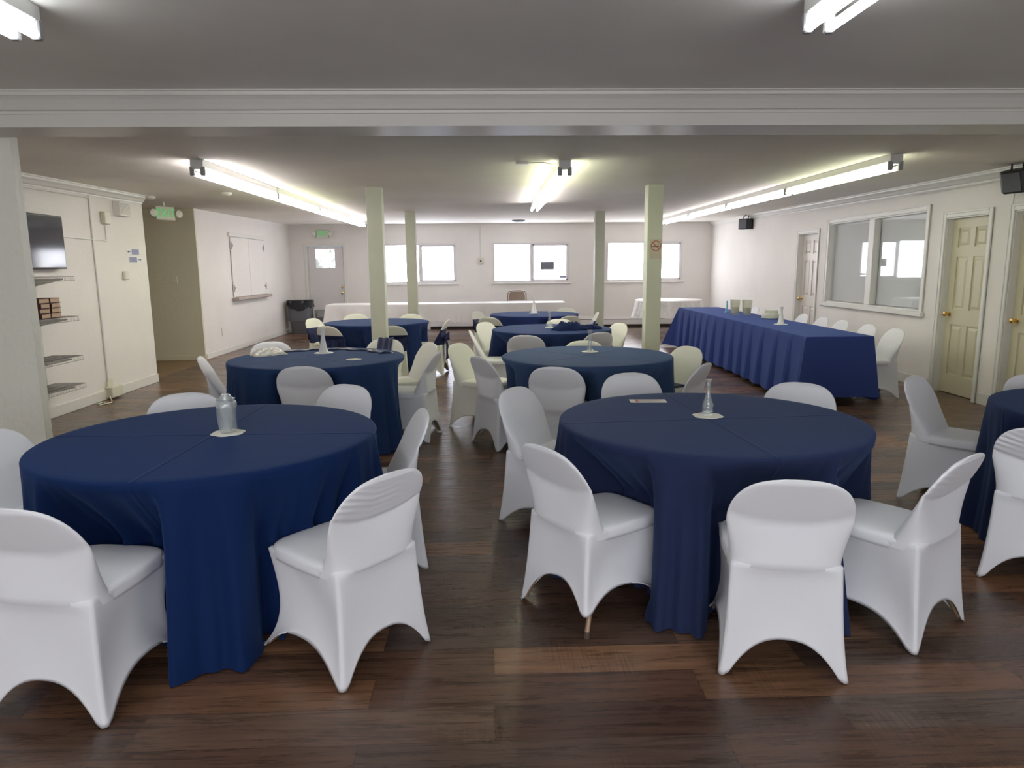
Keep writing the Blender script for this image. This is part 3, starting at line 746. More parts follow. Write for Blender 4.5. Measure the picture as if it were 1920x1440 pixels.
CL = [('T1', 11, navy('navy_cloth_a', (0.005, 0.019, 0.083), .02), 'navy floor length tablecloth on the near left table, plastic wrapped vase on it'),
      ('T2', 23, navy('navy_cloth_b', (0.019, 0.028, 0.076), -.06), 'navy floor length tablecloth on the near right table, bud vase and printed card on it'),
      ('T3', 5, navy('navy_cloth_c', (0.020, 0.045, 0.125), .9), 'navy tablecloth on the second left table, white tower vase and plastic bag on it'),
      ('T4', 31, navy('navy_cloth_d', (0.036, 0.068, 0.15), .75), 'teal tinged navy tablecloth on the second right table, slim glass vase on it'),
      ('T5', 8, navy('navy_cloth_e', (0.014, 0.030, 0.105), .3), 'navy tablecloth on the far left table, behind the near left column, empty top'),
      ('T6', 17, navy('navy_cloth_f', (0.014, 0.026, 0.088), .5), 'navy tablecloth on the third right table, crumpled navy cloth lying on it'),
      ('T7', 41, navy('navy_cloth_g', (0.016, 0.028, 0.11), .2), 'navy tablecloth on the farthest round navy table, white cone vase on it'),
      ('T8', 2, navy('navy_cloth_h', (0.012, 0.020, 0.065), .2), 'navy tablecloth cut by the right edge of the picture')]
for t_, sd, m_, lb in CL:
    o = round_cloth('tablecloth', TABLES[t_], sd, m_, n=(288 if t_ in ('T1', 'T2') else 192), amp=(.10 if t_ in ('T1', 'T2') else .07), rip=(1.7 if t_ == 'T1' else 1.3 if t_ == 'T2' else 1.1)); tag(o, lb, 'tablecloth', 'navy round tablecloths')

# ------------------------------------------------------------------ buffet
def rect_cloth(name, m, x0, x1, y0, y1, zt, zh, M=None, step=.03, off=None, smooth=40, nl=16):
    """off(side, t, v, len) -> outward offset; sides: 0 x=x0 (y up), 1 y=y1, 2 x=x1, 3 y=y0"""
    pts = []
    cs = [(x0, y0), (x0, y1), (x1, y1), (x1, y0)]; nrm = [(-1, 0), (0, 1), (1, 0), (0, -1)]
    for s in range(4):
        a, b = cs[s], cs[(s + 1) % 4]; ln_ = math.hypot(b[0] - a[0], b[1] - a[1]); n = max(4, int(ln_ / step))
        for i in range(n):
            t = i / n; pts.append((s, t, ln_, a[0] + (b[0] - a[0]) * t, a[1] + (b[1] - a[1]) * t))
    L_ = []
    L_.append([Vector((p[3], p[4], zt)) for p in pts])
    for k in range(nl + 1):
        v = k / nl; row = []
        for (s, t, ln_, x, y) in pts:
            o_ = .004 + off(s, t, v, ln_)
            nx, ny = nrm[s]
            ax, ay = 0, 0
            d = t * ln_; e = (1 - t) * ln_; p_ = nrm[(s - 1) % 4]; q_ = nrm[(s + 1) % 4]
            wc = math.exp(-(d / .06) ** 2); we = math.exp(-(e / .06) ** 2)
            fl = .05 * v
            X = x + nx * o_ + (p_[0] * wc + q_[0] * we) * (o_ + fl); Y_ = y + ny * o_ + (p_[1] * wc + q_[1] * we) * (o_ + fl)
            X += nx * fl * max(wc, we); Y_ += ny * fl * max(wc, we)
            row.append(Vector((X, Y_, zt - .006 + (zh(s, t) - zt + .006) * v)))
        L_.append(row)
    mb = MB(M); mb.loft(L_, True, False)
    return mb.build(name, m, smooth=smooth)
def boff(s, t, v, ln_):
    if s == 0:
        d = t * ln_; ph = (d / .41 + .1 * math.sin(d * 3)) % 1.0
        return v ** .7 * (.075 * (1 - ph) ** .8 - .035 * math.exp(-((ph - .04) / .05) ** 2) + .012 * math.sin(d * 2.1)) + .02 * v
    if s == 1: return .20 * v
    if s == 3: return .012 * v * math.sin(t * 7) + .02 * v
    return .01 * v
BUF = navy('navy_cloth_buffet', (0.042, 0.068, 0.25), 0)
for nd in BUF.node_tree.nodes:
    if nd.type == 'BUMP': nd.inputs['Distance'].default_value = .002
bc = rect_cloth('tablecloth', BUF, -1.98, -1.24, 7.45, 13.15, .772, lambda s, t: (.04 if s == 0 else .10 if s == 3 else .06), RW, off=boff, smooth=22, step=.022)
tag(bc, 'long navy pleated cloth over the buffet table before the right wall', 'tablecloth')

# ------------------------------------------------------------------ white long tables at the back
def fold_leg(mb, x, y0, y1, h):
    mb.tube([(x, y0, 0), (x, y0 + .02, h)], .0125, 8); mb.tube([(x, y1, 0), (x, y1 - .02, h)], .0125, 8); mb.tube([(x, y0 + .01, .25), (x, y1 - .01, .25)], .009, 6)
for i, (xa, lb) in enumerate(((-3.66, 'left'), (-1.86, 'middle'), (-.06, 'right'))):
    t = thing('folding_table', 'long folding table under white plastic at the back wall, %s one of three' % lb, 'table', (xa + .9, 16.37, 0), 0, 'long folding tables by the back wall')
    MB().bbox(-.89, .89, -.37, .37, .715, .742, .006).build('tabletop', WTOP, t)
    for x in (-.62, .66):
        for y in (-.30, .30):
            s = -1 if y < 0 else 1
            MB().tube([(x, y, 0), (x + .02, y, .36), (x, y, .715)], .018, 8).build('leg', LEGM, t, smooth=True)
        MB().tube([(x + .01, -.30, .28), (x + .01, .30, .28)], .009, 6).build('stretcher', LEGM, t)
def woff(s, t, v, ln_): return v * (.02 + .018 * math.sin(t * ln_ * 9) + .008 * math.sin(t * ln_ * 23))
o = rect_cloth('tablecloth', VINYL, -3.68, -.72, 15.98, 16.76, .752, lambda s, t: .34 + .012 * math.sin(t * 9), off=woff, step=.05)
tag(o, 'white plastic cloth on the left stretch of the long table at the back', 'tablecloth', 'white plastic cloths on the long tables')
o = rect_cloth('tablecloth', VINYL, -.73, 1.76, 15.97, 16.77, .7535, lambda s, t: .32 + .012 * math.sin(t * 7), off=woff, step=.05)
tag(o, 'white plastic cloth on the right stretch of the long table, before the brown chair', 'tablecloth', 'white plastic cloths on the long tables')
# brown metal folding chair behind it
t = thing('folding_chair', 'brown metal folding chair standing behind the long white table under the middle window', 'chair', (.70, 17.15, 0), PI)
b = MB()
L_ = []
for k in range(9):
    z = .74 + .22 * k / 8; wv = .20 * (1 - (k / 8) ** 4 * .25)
    L_.append([Vector((wv * math.cos(2 * PI * i / 20), -.24 - .03 * (z - .7) + .02 * math.sin(2 * PI * i / 20) + .03 * math.cos(2 * PI * i / 20) ** 2, z)) for i in range(20)])
b.loft(L_, True, True); b.build('backrest', BROWNC, t, smooth=True)
MB().tube([(-.215, -.20, .5), (-.23, -.235, .75), (-.225, -.25, .90), (-.19, -.255, .965), (-.10, -.258, .985), (.10, -.258, .985), (.19, -.255, .965), (.225, -.25, .90), (.23, -.235, .75), (.215, -.20, .5)], .013, 8).build('back_frame', BROWNC, t, smooth=True)
MB().bbox(-.2, .2, -.2, .2, .48, .51, .01).build('seat', BROWNC, t)
for sx in (-1, 1):
    MB().tube([(sx * .215, -.2, .5), (sx * .22, .2, 0)], .012, 8).build('leg', BROWNC, t, smooth=True)
    MB().tube([(sx * .2, .1, .5), (sx * .21, -.28, 0)], .012, 8).build('leg', BROWNC, t, smooth=True)

# white round table in the back right corner
WT = (4.22, 16.35, .80)
t = thing('round_table', 'round folding table with dark legs in the far right corner', 'table', (WT[0], WT[1], 0))
MB().lathe([(.74, .735), (.755, .74), (.755, .758), (.74, .763)], n=48).build('tabletop', WTOP, t, smooth=True)
for x, y in ((-.42, -.42), (.42, -.42), (-.30, .38), (.30, .38)):
    MB().tube([(x, y, 0), (x, y, .735)], .013, 8).build('leg', LEGM, t, smooth=True)
o = round_cloth('tablecloth', (WT[0], WT[1], .765), 77, VINYLP, zt=.774, zh=.39, amp=.07, flare=.06, n=160, chairs=False, LV=14)
tag(o, 'crumpled white plastic cloth on the round table in the far right corner', 'tablecloth')

NAVYC = mat('navy_loose_cloth', (0.010, 0.018, 0.07), .8, spec=.1)
# ------------------------------------------------------------------ table things
def doily(x, y, z, r, label, n=60, wav=.06, group='lace doilies', m=DOILY):
    L_ = []
    for rr, h in ((.05, .003), (.5, .003), (.9, .0035), (1.0, .002), (1.0, 0)):
        L_.append([Vector(((r * rr * (1 + wav * abs(math.sin(6 * PI * i / n)) * rr)) * math.cos(2 * PI * i / n), (r * rr * (1 + wav * abs(math.sin(6 * PI * i / n)) * rr)) * math.sin(2 * PI * i / n), h)) for i in range(n)])
    o = MB().loft(L_, True, True).build('doily', m, loc=(x, y, z), smooth=True); tag(o, label, 'doily', group); return o
def vase(prof, x, y, z, label, m=GLASS, name='bud_vase', inner=.003, cat='vase', n=28):
    top = prof[-1]
    full = prof + [(max(.002, r_ - inner), h) for r_, h in reversed(prof) if h > .02] + [(max(.002, prof[0][0] - inner), .018)]
    o = MB().lathe(full, n=n).build(name, m, loc=(x, y, z), smooth=True); return tag(o, label, cat)
ZT = .773
doily(-1.27, 3.335, ZT, .072, 'scalloped paper doily under the plastic wrapped vase', wav=.12)
v = vase([(.033, 0), (.034, .01), (.033, .05), (.037, .12), (.042, .165)], -1.27, 3.335, ZT + .004, 'flared clear glass wrapped in plastic on the near left table')
L_ = []
for k in range(9):
    u = k / 8; r_ = .040 + .010 * u if k < 7 else (.034 if k == 7 else .018)
    L_.append([Vector((r_ * (1 + .05 * math.sin(5 * 2 * PI * i / 30 + k)) * math.cos(2 * PI * i / 30), r_ * (1 + .05 * math.sin(5 * 2 * PI * i / 30 + k)) * math.sin(2 * PI * i / 30), .012 + .175 * u)) for i in range(30)])
MB().loft(L_, False, True).build('plastic_wrap', CLEARP, v, smooth=True)
BUD = [(.030, 0), (.032, .006), (.031, .03), (.029, .055), (.017, .09), (.011, .12), (.010, .145), (.012, .17), (.017, .185), (.019, .19)]
doily(1.14, 3.545, ZT, .070, 'cream lace doily under the bud vase on the near right table', wav=.14)
vase(BUD, 1.14, 3.55, ZT + .004, 'clear glass bud vase with bulbous foot on the near right table')
c = thing('printed_card', 'cream printed card lying left of the bud vase', 'card', (.92, 3.97, ZT), R(-4))
MB().box(-.105, .105, -.045, .045, 0, .0025).build('card_sheet', PAPER, c)
b = MB()
for k in range(6): b.box(-.075, .085 - .02 * (k % 3), .03 - k * .011, .0345 - k * .011, .0026, .0029)
b.build('print_lines', mat('pale_ink', (.45, .38, .32), .8), c)
MB().box(-.072, -.058, -.038, .038, .0026, .003).build('red_stripe', INKR, c)
TOW = [(.046, 0), (.048, .004), (.040, .012), (.032, .05), (.022, .11), (.017, .16), (.018, .20), (.026, .222), (.027, .226)]
doily(-1.56, 6.58, ZT, .085, 'white lace doily under the tall tower vase on the second left table', m=mat('lace_white', (.8, .8, .8), .8))
vase(TOW, -1.56, 6.58, ZT + .004, 'frosted white tower shaped vase on the second left table', MILK)
doily(-1.18, 6.07, ZT, .066, 'bare lace doily lying at the near right of the second left table')
# plastic bag of napkins
def lump(name, m, x, y, z, sx, sy, h, seed, rz=0, n=40, lv=12, rough=.35, freq=3):
    rnd = random.Random(seed); ph = [rnd.random() * 6 for _ in range(8)]; L_ = []
    for k in range(lv + 1):
        u = k / lv; rr = 1 - u ** 1.6 * .97
        row = []
        for i in range(n):
            a = 2 * PI * i / n
            wv = 1 + rough * .5 * math.sin(freq * a + ph[0]) * (1 - .4 * u) + rough * .35 * math.sin((freq + 4) * a + ph[1] + 3 * u)
            X = sx * rr * wv * math.cos(a); Y_ = sy * rr * wv * math.sin(a)
            Z = h * math.sin(u * PI / 2) * (1 + rough * (math.sin(X * 31 + ph[2]) * math.sin(Y_ * 37 + ph[3]) + .5 * math.sin(X * 70 + ph[4] + 3 * math.cos(Y_ * 50)))) if k else 0
            row.append(Vector((X, Y_, max(0.0, Z))))
        L_.append(row)
    return MB().loft(L_, True, True).build(name, m, smooth='all', loc=(x, y, z))
o = lump('plastic_bag', mat('bag_plastic', (.70, .69, .62), .25, bump=(40, .8, .01), noise=(25, .25)), -2.06, 6.50, ZT, .16, .15, .055, 3, rough=.25); o.rotation_euler = (0, 0, .2)
tag(o, 'crinkled clear plastic bag lying on the second left table', 'bag')
L_ = []
# turned back navy overlay along the far rim of the second left table
for k in range(25):
    a = R(20 + 130 * k / 24); rr = .60 + .03 * math.sin(k * 1.3)
    p = Vector((-1.54 + rr * math.cos(a), 6.27 + rr * math.sin(a) * .95, ZT)); q = Vector((math.cos(a), math.sin(a), 0))
    L_.append([p - q * .05, p - q * .03 + Vector((0, 0, .012 + .006 * math.sin(k * 2.1))), p + Vector((0, 0, .015 + .006 * math.sin(k * 1.7))), p + q * .05 + Vector((0, 0, .010)), p + q * .08])
o = MB().loft(L_, True, True).build('folded_cloth', NAVYS, smooth='all'); tag(o, 'rumpled navy overlay bunched along the far rim of the second left table', 'cloth')
doily(.93, 6.40, ZT, .075, 'cream lace doily under the slim vase on the second right table')
vase([(.030, 0), (.031, .01), (.018, .02), (.0165, .10), (.020, .18), (.026, .20)], .93, 6.40, ZT + .004, 'slim straight glass vase on the second right table')
doily(.79, 9.08, ZT, .06, 'cream doily under the bottle vase on the third right table')
vase([(.026, 0), (.044, .015), (.046, .04), (.035, .065), (.016, .085), (.014, .15), (.022, .19), (.024, .20)], .79, 9.10, ZT + .004, 'round bellied glass vase on the third right table')
o = lump('crumpled_cloth', NAVYC, .99, 8.70, ZT, .20, .15, .085, 12, rough=.34); tag(o, 'crumpled navy cloth heap beside the vase on the third right table', 'cloth', 'loose navy cloths')
o = lump('crumpled_cloth', NAVYC, 1.24, 8.78, ZT, .17, .08, .045, 14, rough=.4); tag(o, 'smaller crumpled navy cloth trailing right of the larger heap', 'cloth', 'loose navy cloths')
doily(.77, 11.93, ZT, .085, 'white doily under the cone vase on the farthest navy table', m=MATS['lace_white'])
vase([(.055, 0), (.050, .02), (.035, .08), (.020, .16), (.010, .24), (.006, .28)], .77, 11.93, ZT + .004, 'white cone shaped vase on the farthest navy table', MILK)
# navy cloth on the seat
o = MB().bbox(-.17, .19, -.16, .225, .458, .472, .006).build('seat_cloth', NAVYS, loc=(1.60, 6.34, 0)); o.rotation_euler = (0, 0, math.atan2(.85, -.45)); tag(o, 'folded navy cloth lying on the cream chair seat right of the second right table', 'cloth', 'loose navy cloths')
# buffet things
def on_buf(x, y): p = RW @ Vector((x - 5.45 , y, 0)); return p.x, p.y
bx, by = on_buf(3.83, 11.40); vase([(.040, 0), (.042, .01), (.030, .03), (.013, .07), (.010, .16), (.014, .20)], bx, by, ZT, 'small blue footed glass vase at the far end of the buffet', GLASSB)
LEMON = mat('pale_liquid', (.62, .60, .44), .4)
for i, (px, py, lb) in enumerate(((3.84, 11.02, 'left of the pair'), (3.99, 10.90, 'right of the pair'))):
    bx, by = on_buf(px, py)
    v = vase([(.060, 0), (.062, .01), (.072, .15), (.080, .24)], bx, by, ZT, 'clear plastic pitcher half filled on the buffet, ' + lb, PITP, 'pitcher', cat='pitcher'); v['group'] = 'pitchers on the buffet'
    MB().lathe([(.055, .02), (.062, .12), (.061, .122)], n=24).build('drink', LEMON, v, smooth=True)
bx, by = on_buf(4.08, 10.12)
pl = None
for k in range(9):
    big = k < 4; r_ = .135 if big else .095; z = ZT + (k * .0135 if big else .052 + (k - 4) * .0135)
    lb = ('large' if big else 'small') + ' cream china plate in the stack on the buffet, ' + (['lowest', 'second from bottom', 'third from bottom', 'topmost of the large ones'][k] if big else ['lowest of the small ones', 'second small one up', 'middle small one', 'second from top', 'topmost'][k - 4])
    o = MB().lathe([(r_ * .62, 0), (r_ * .70, .001), (r_ * .97, .010), (r_, .013), (r_, .021), (r_ * .97, .0225), (r_ * .68, .012), (.003, .010)], n=40).build('plate', CHINA, loc=(bx + .01 * (k % 2), by, z), smooth=40)
    tag(o, lb, 'plate', 'plates stacked on the buffet')
bx, by = on_buf(3.83, 9.10)
doily(bx, by, ZT, .085, 'white doily under the tower vase on the buffet', m=MATS['lace_white'], group='lace doilies')
vase(TOW, bx, by, ZT + .004, 'frosted white tower vase right of the plates on the buffet', MILK)

# ------------------------------------------------------------------ fluorescent fixtures
ROWS = {'tube lights of the right row': .5}
def fixture(x, y, zc, ln_, rz, tcol, s, label, group, near_cap=True):
    t = thing('fluorescent_light', label, 'light', (x, y, zc), rz, group)
    b = MB(); b.add([(-.055, 0, -.002), (.055, 0, -.002), (.055, 0, -.06), (.035, 0, -.085), (-.035, 0, -.085), (-.055, 0, -.06),
                     (-.055, ln_, -.002), (.055, ln_, -.002), (.055, ln_, -.06), (.035, ln_, -.085), (-.035, ln_, -.085), (-.055, ln_, -.06)],
                    [(0, 1, 7, 6), (1, 2, 8, 7), (2, 3, 9, 8), (3, 4, 10, 9), (4, 5, 11, 10), (5, 0, 6, 11), (5, 4, 3, 2, 1, 0), (6, 7, 8, 9, 10, 11)])
    b.build('lamp_housing', STEEL, t)
    for yy in (.0, ln_ - .034):
        for sx in (-.045, .045): MB().bbox(sx - .02, sx + .02, yy, yy + .034, -.138, -.06, .006).build('socket', SOCK, t)
    s = s * ROWS.get(group, 1.0); tm = tube_mat('tube_glow_%s_%.1f' % (str(tcol), s), tcol, s)
    for sx in (-.045, .045): MB().tube([(sx, .034, -.118), (sx, ln_ - .034, -.118)], .019, 14).build('light_tube', tm, t, smooth=True)
    return t
PK = (1.0, .95, .93); YG = (.97, 1.0, .72); CW = (.93, .98, 1.0)
def chain(x0, y0, x1, y1, cols, labels, group):
    n = len(cols); L_ = math.hypot(x1 - x0, y1 - y0) / n; rz = math.atan2(-(x1 - x0), y1 - y0)
    for i in range(n):
        u = i / n; x = x0 + (x1 - x0) * u; y = y0 + (y1 - y0) * u
        o = fixture(x, y, ceil_z(y), L_ - .004, rz, cols[i], TUBE, labels[i], group)
        o.rotation_euler = (math.atan(.0115), 0, rz)
ordn = ['nearest', 'second', 'third', 'fourth']
chain(-2.57, 6.5, -2.83, 16.3, [PK, YG, PK, PK], ['left ceiling row of tube lights, %s fixture' % q for q in ordn], 'tube lights of the left row')
chain(3.66, 6.35, 4.02, 16.15, [YG, PK, PK, PK], ['right ceiling row of tube lights, %s fixture' % q for q in ordn], 'tube lights of the right row')
chain(.72, 6.65, .76, 11.55, [YG, PK], ['short middle ceiling row of tube lights, %s fixture' % q for q in ('nearer', 'farther')], 'tube lights of the middle row')
fixture(-1.87, .68, 2.62, 2.44, 0, CW, TUBE_FRONT, 'tube light cut by the top left corner of the picture', None)
fixture(1.36, .58, 2.62, 2.44, 0, CW, TUBE_FRONT, 'bright tube light cut by the top edge of the picture, right', None)
# ------------------------------------------------------------------ small fittings
def exit_sign(M, label, lamp=True):
    t = thing('exit_sign', label, 'exit sign', M=M)
    MB().bbox(-.15, .15, -.03, .02, -.10, .10, .008).build('sign_case', EXITW, t)
    text_obj('EXIT', .17, .001, 'lettering', GREEN, Matrix.Translation((0, -.032, 0)) @ Matrix.Rotation(PI / 2, 4, 'X') @ Matrix.Diagonal((.85, 1, 1, 1)), t)
    for s in (-1, 1):
        h = MB(Matrix.Translation((s * .20, -.03, .0)) @ Matrix.Rotation(PI / 2, 4, 'X')).lathe([(.02, -.05), (.05, -.02), (.055, .03), (.045, .035)], n=20).build('emergency_lamp', WPLAST, t, smooth=True)
    return t
exit_sign(Matrix.Translation((-4.13, 17.975, 2.42)), 'green lettered exit sign with twin lamps above the back door')
es = exit_sign(Matrix.Translation((-4.86, 10.95, 2.40)) @ Matrix.Rotation(R(55), 4, 'Z'), 'green lettered exit sign hanging at the hall opening')
MB().tube([(0, 0, .09), (0, 0, ceil_z(10.95) - 2.40)], .012, 8).build('sign_stem', WPLAST, es, smooth=True)

def plain(name, m, box, label, cat, M=None, b=.005, group=None):
    o = MB(M).bbox(*box, b).build(name, m); tag(o, label, cat, group); return o
# television
t = thing('television', 'black flat television mounted on the left wall above the wire shelves', 'television', (-4.7, 7.38, 1.86))
MB().bbox(.05, .095, -.52, .52, -.28, .28, .006).build('tv_body', BLACK, t)
MB().box(.0955, .0965, -.505, .505, -.262, .265).build('screen', TVSCR, t)
MB().box(0, .05, -.15, .15, -.12, .12).build('wall_bracket', DGREY, t)
# wire shelves
SHZ = (1.50, 1.085, .665, .365)
for k, z in enumerate(SHZ):
    t = thing('wire_shelf', 'wire shelf on the left wall, ' + ['topmost, under the television', 'second from top, holding books', 'third from top', 'lowest of the four'][k], 'shelf', (-4.7, 6.2, z), 0, 'wire shelves on the left wall')
    b = MB(); x0, x1, ya, yb_ = .02, .34, 0, 1.38
    n = 54
    for i in range(n + 1):
        y = ya + (yb_ - ya) * i / n; b.tube([(x0, y, 0), (x1, y, 0), (x1 + .002, y, -.045)], .0017, 4, False)
    for x in (x0, .12, .23, x1): b.tube([(x, ya, 0), (x, yb_, 0)], .003, 5)
    b.tube([(x1 + .002, ya, -.045), (x1 + .002, yb_, -.045)], .003, 5)
    b.build('wire_deck', WIRE, t)
    MB().add([(.0, 1.25, -.02), (.30, 1.25, -.02), (.30, 1.25, -.032), (.0, 1.25, -.10), (.0, 1.256, -.02), (.30, 1.256, -.02), (.30, 1.256, -.032), (.0, 1.256, -.10)], [(0, 1, 2, 3), (4, 7, 6, 5), (0, 4, 5, 1), (1, 5, 6, 2), (2, 6, 7, 3), (3, 7, 4, 0)]).build('bracket', STEEL, t)
plain('shelf_standard', STEEL, (-4.70, -4.69, 7.44, 7.465, .20, 1.56), 'slotted upright rail holding the wire shelves on the left wall', 'rail', b=.002)
for c_ in range(2):
    for k in range(4):
        y = 7.07 + c_ * .175
        t = thing('book', 'tan bound book in the %s pile on the wire shelf, %s' % (['left', 'right'][c_], ['lowest', 'second from bottom', 'third from bottom', 'topmost'][k]), 'book', (-4.50, y, 1.092 + k * .050), R(random.Random(c_ * 4 + k).uniform(-4, 4)), 'books on the wire shelf')
        MB().bbox(-.11, .12, -.075, .075, .004, .044, .004).build('page_block', BOOKT, t)
        MB().box(-.115, .122, -.079, .079, 0, .004).box(-.115, .122, -.079, .079, .044, .047).box(-.115, .122, -.082, -.077, 0, .047).build('book_cover', BOOKD, t)
plain('remote_control', BLACK, (-4.55, -4.50, 6.80, 6.98, .668, .685), 'black remote control lying on the third wire shelf', 'remote control')
# conduits and boxes on left wall
def run(name, pts, r, m, label, cat='conduit', group=None):
    o = MB().tube(pts, r, 8).build(name, m, smooth=True); tag(o, label, cat, group); return o
run('conduit', [(-4.69, 8.62, 2.43), (-4.69, 8.62, .22)], .011, WPLAST, 'white vertical cable conduit running down the left wall')
run('conduit', [(-4.69, 8.0, 1.93), (-4.69, 8.92, 1.92), (-4.69, 8.92, 2.14)], .008, WPLAST, 'thin white conduit from the television to the small box')
run('conduit', [(-4.69, 7.0, 2.40), (-4.69, 8.62, 2.405)], .007, WPLAST, 'thin white conduit under the left crown moulding')
plain('alarm_box', CREAMP, (-4.70, -4.64, 8.84, 8.97, 2.12, 2.27), 'small cream alarm box above the thin conduit', 'box', b=.008)
t = thing('wall_vent', 'white slatted vent box high on the left wall', 'vent', (-4.7, 9.28, 2.33))
MB().bbox(0, .09, -.12, .14, -.09, .09, .005).build('vent_case', WALL, t)
b = MB()
for k in range(8): b.box(.09, .096, -.10 + k * .03, -.09 + k * .03, -.07, .07)
b.build('vent_slats', WPLAST, t)
plain('thermostat', CREAMP, (-4.70, -4.66, 9.23, 9.33, 1.44, 1.55), 'small cream thermostat on the left wall under the arrow signs', 'thermostat', b=.01)
def arrow_sign(y, z, left, label):
    t = thing('arrow_sign', label, 'sign', (-4.698, y, z), 0, 'arrow signs on the left wall')
    MB().box(0, .003, -.10 if left else -.22, .22 if left else .10, -.035, .035).build('sign_plate', SIGNW, t)
    MB().box(.003, .004, .02 if left else -.21, .21 if left else -.02, -.033, .033).build('blue_panel', SIGNB, t)
    s = -1 if left else 1; o_ = -.04 if left else .04
    MB().box(.003, .004, o_ - .035, o_ + .035, -.005, .005).add([(.004, o_ + s * .055, 0), (.004, o_ + s * .025, .02), (.004, o_ + s * .025, -.02)], [(0, 1, 2)]).build('arrow', BLACK, t)
arrow_sign(9.50, 1.80, True, 'upper restroom sign with an arrow pointing left')
arrow_sign(9.66, 1.70, False, 'lower restroom sign with an arrow pointing right')
t = thing('outlet_box', 'cream power outlet box with plugs at the foot of the white conduit', 'outlet', (-4.7, 8.68, .12))
MB().bbox(0, .09, -.13, .13, -.10, .03, .006).build('outlet_case', CREAMP, t)
MB().bbox(.0, .03, -.10, .02, .03, .11, .004).build('plug', CREAMP, t)
run('power_cord', [(-4.62, 8.5, .05), (-4.56, 8.42, .012), (-4.50, 8.3, .01), (-4.56, 8.15, .01), (-4.62, 8.2, .012), (-4.60, 8.33, .012), (-4.52, 8.2, .012)], .007, CREAMP, 'tangled pale power cord on the floor by the left wall', 'cord')
plain('light_switch', CREAMP, (-5.43, -5.34, 12.285, 12.298, 1.33, 1.46), 'cream light switch on the dim hall wall', 'light switch')
plain('wall_outlet', WPLAST, (-4.97, -4.96, 13.12, 13.20, .34, .50), 'white wall outlet low on the left wall below the hatch', 'outlet', b=.003)
plain('hook_box', CREAMP, (-4.90, -4.82, 9.93, 10.0, 2.10, 2.18), 'small cream fitting on the hall corner', 'fitting')
t = thing('smoke_detector', 'white round smoke detector on the ceiling left of the left light row', 'smoke detector', (-3.42, 9.55, ceil_z(9.55)))
MB().lathe([(.07, -.002), (.07, -.02), (.055, -.035), (.02, -.045)], n=24).build('detector_case', WPLAST, t, smooth=True)
t = thing('sensor', 'white round detector on the ceiling at the end of the left wall', 'detector', (-4.60, 9.98, ceil_z(9.98)))
MB().lathe([(.06, -.002), (.06, -.03), (.03, -.05)], n=20).build('detector_case', WPLAST, t, smooth=True)
t = thing('junction_box', 'flat white junction box on the ceiling left of the middle light', 'box', (.33, 6.72, ceil_z(6.72)))
MB().bbox(-.06, .06, -.04, .04, -.03, -.001, .005).build('box_cover', WPLAST, t)
MB().tube([(.06, 0, -.012), (.2, .0, -.012), (.3, .02, -.03), (.335, .02, -.03)], .008, 6).build('cable', WPLAST, t, smooth=True)
t = thing('ceiling_diffuser', 'small dark round vent on the ceiling before the back wall', 'vent', (.72, 16.6, ceil_z(16.6)))
MB().lathe([(.15, -.002), (.15, -.02), (.10, -.045), (.04, -.05)], n=24).build('vent_cone', DGREY, t, smooth=True)
# antenna box between windows
t = thing('wall_sensor', 'small white sensor with a wire, between the left and middle back windows', 'sensor', (-.19, YB, 1.72))
MB().bbox(-.07, .07, -.04, -.001, -.07, .07, .006).build('sensor_case', CREAMP, t)
MB(Matrix.Translation((0, -.04, 0)) @ Matrix.Rotation(PI / 2, 4, 'X')).lathe([(.025, 0), (.02, .01)], n=14).build('sensor_eye', GAP, t)
MB().tube([(-.01, -.008, .07), (0, -.008, .92)], .006, 6).build('wire', WPLAST, t)
# baseboard heater
t = thing('baseboard_heater', 'long white baseboard heater along the foot of the back wall', 'heater', (1.3, YB, 0))
MB().bbox(-2.8, 4.3, -.075, -.002, .07, .235, .008).build('heater_case', HEATM, t)
MB().box(-2.8, 4.3, -.05, -.002, 0, .07).build('heater_gap', GAP, t)
MB().box(-2.8, 4.3, -.079, -.074, .205, .215).build('louvre_slot', GAP, t)
# serving hatch
t = thing('serving_hatch', 'closed white double door serving hatch in the far left wall', 'hatch', (-4.97, 14.85, 0))
for y0_, y1_ in ((-1.0, -.006), (.006, 1.0)):
    d = MB().bbox(.004, .026, y0_, y1_, 1.03, 2.18, .004).build('hatch_door', WALL, t)
    ye = y0_ if y0_ < -.5 else y1_; s = 1 if y0_ < -.5 else -1
    for z in (1.2, 2.02): MB().bbox(.026, .034, min(ye, ye + s * .1), max(ye, ye + s * .1), z - .025, z + .025, .003).bbox(.026, .036, min(ye, ye + s * .03), max(ye, ye + s * .03), z - .07, z + .07, .003).build('hinge', PURPL, d)
MB().box(0, .006, -1.0, 1.0, 1.03, 2.18).build('hatch_gap', GAP, t)
MB().bbox(.0, .035, -1.06, 1.06, 2.19, 2.26, .006).build('hatch_header', TRIM, t)
MB().bbox(.0, .13, -1.06, 1.06, .965, 1.02, .008).build('hatch_ledge', WOODS, t)
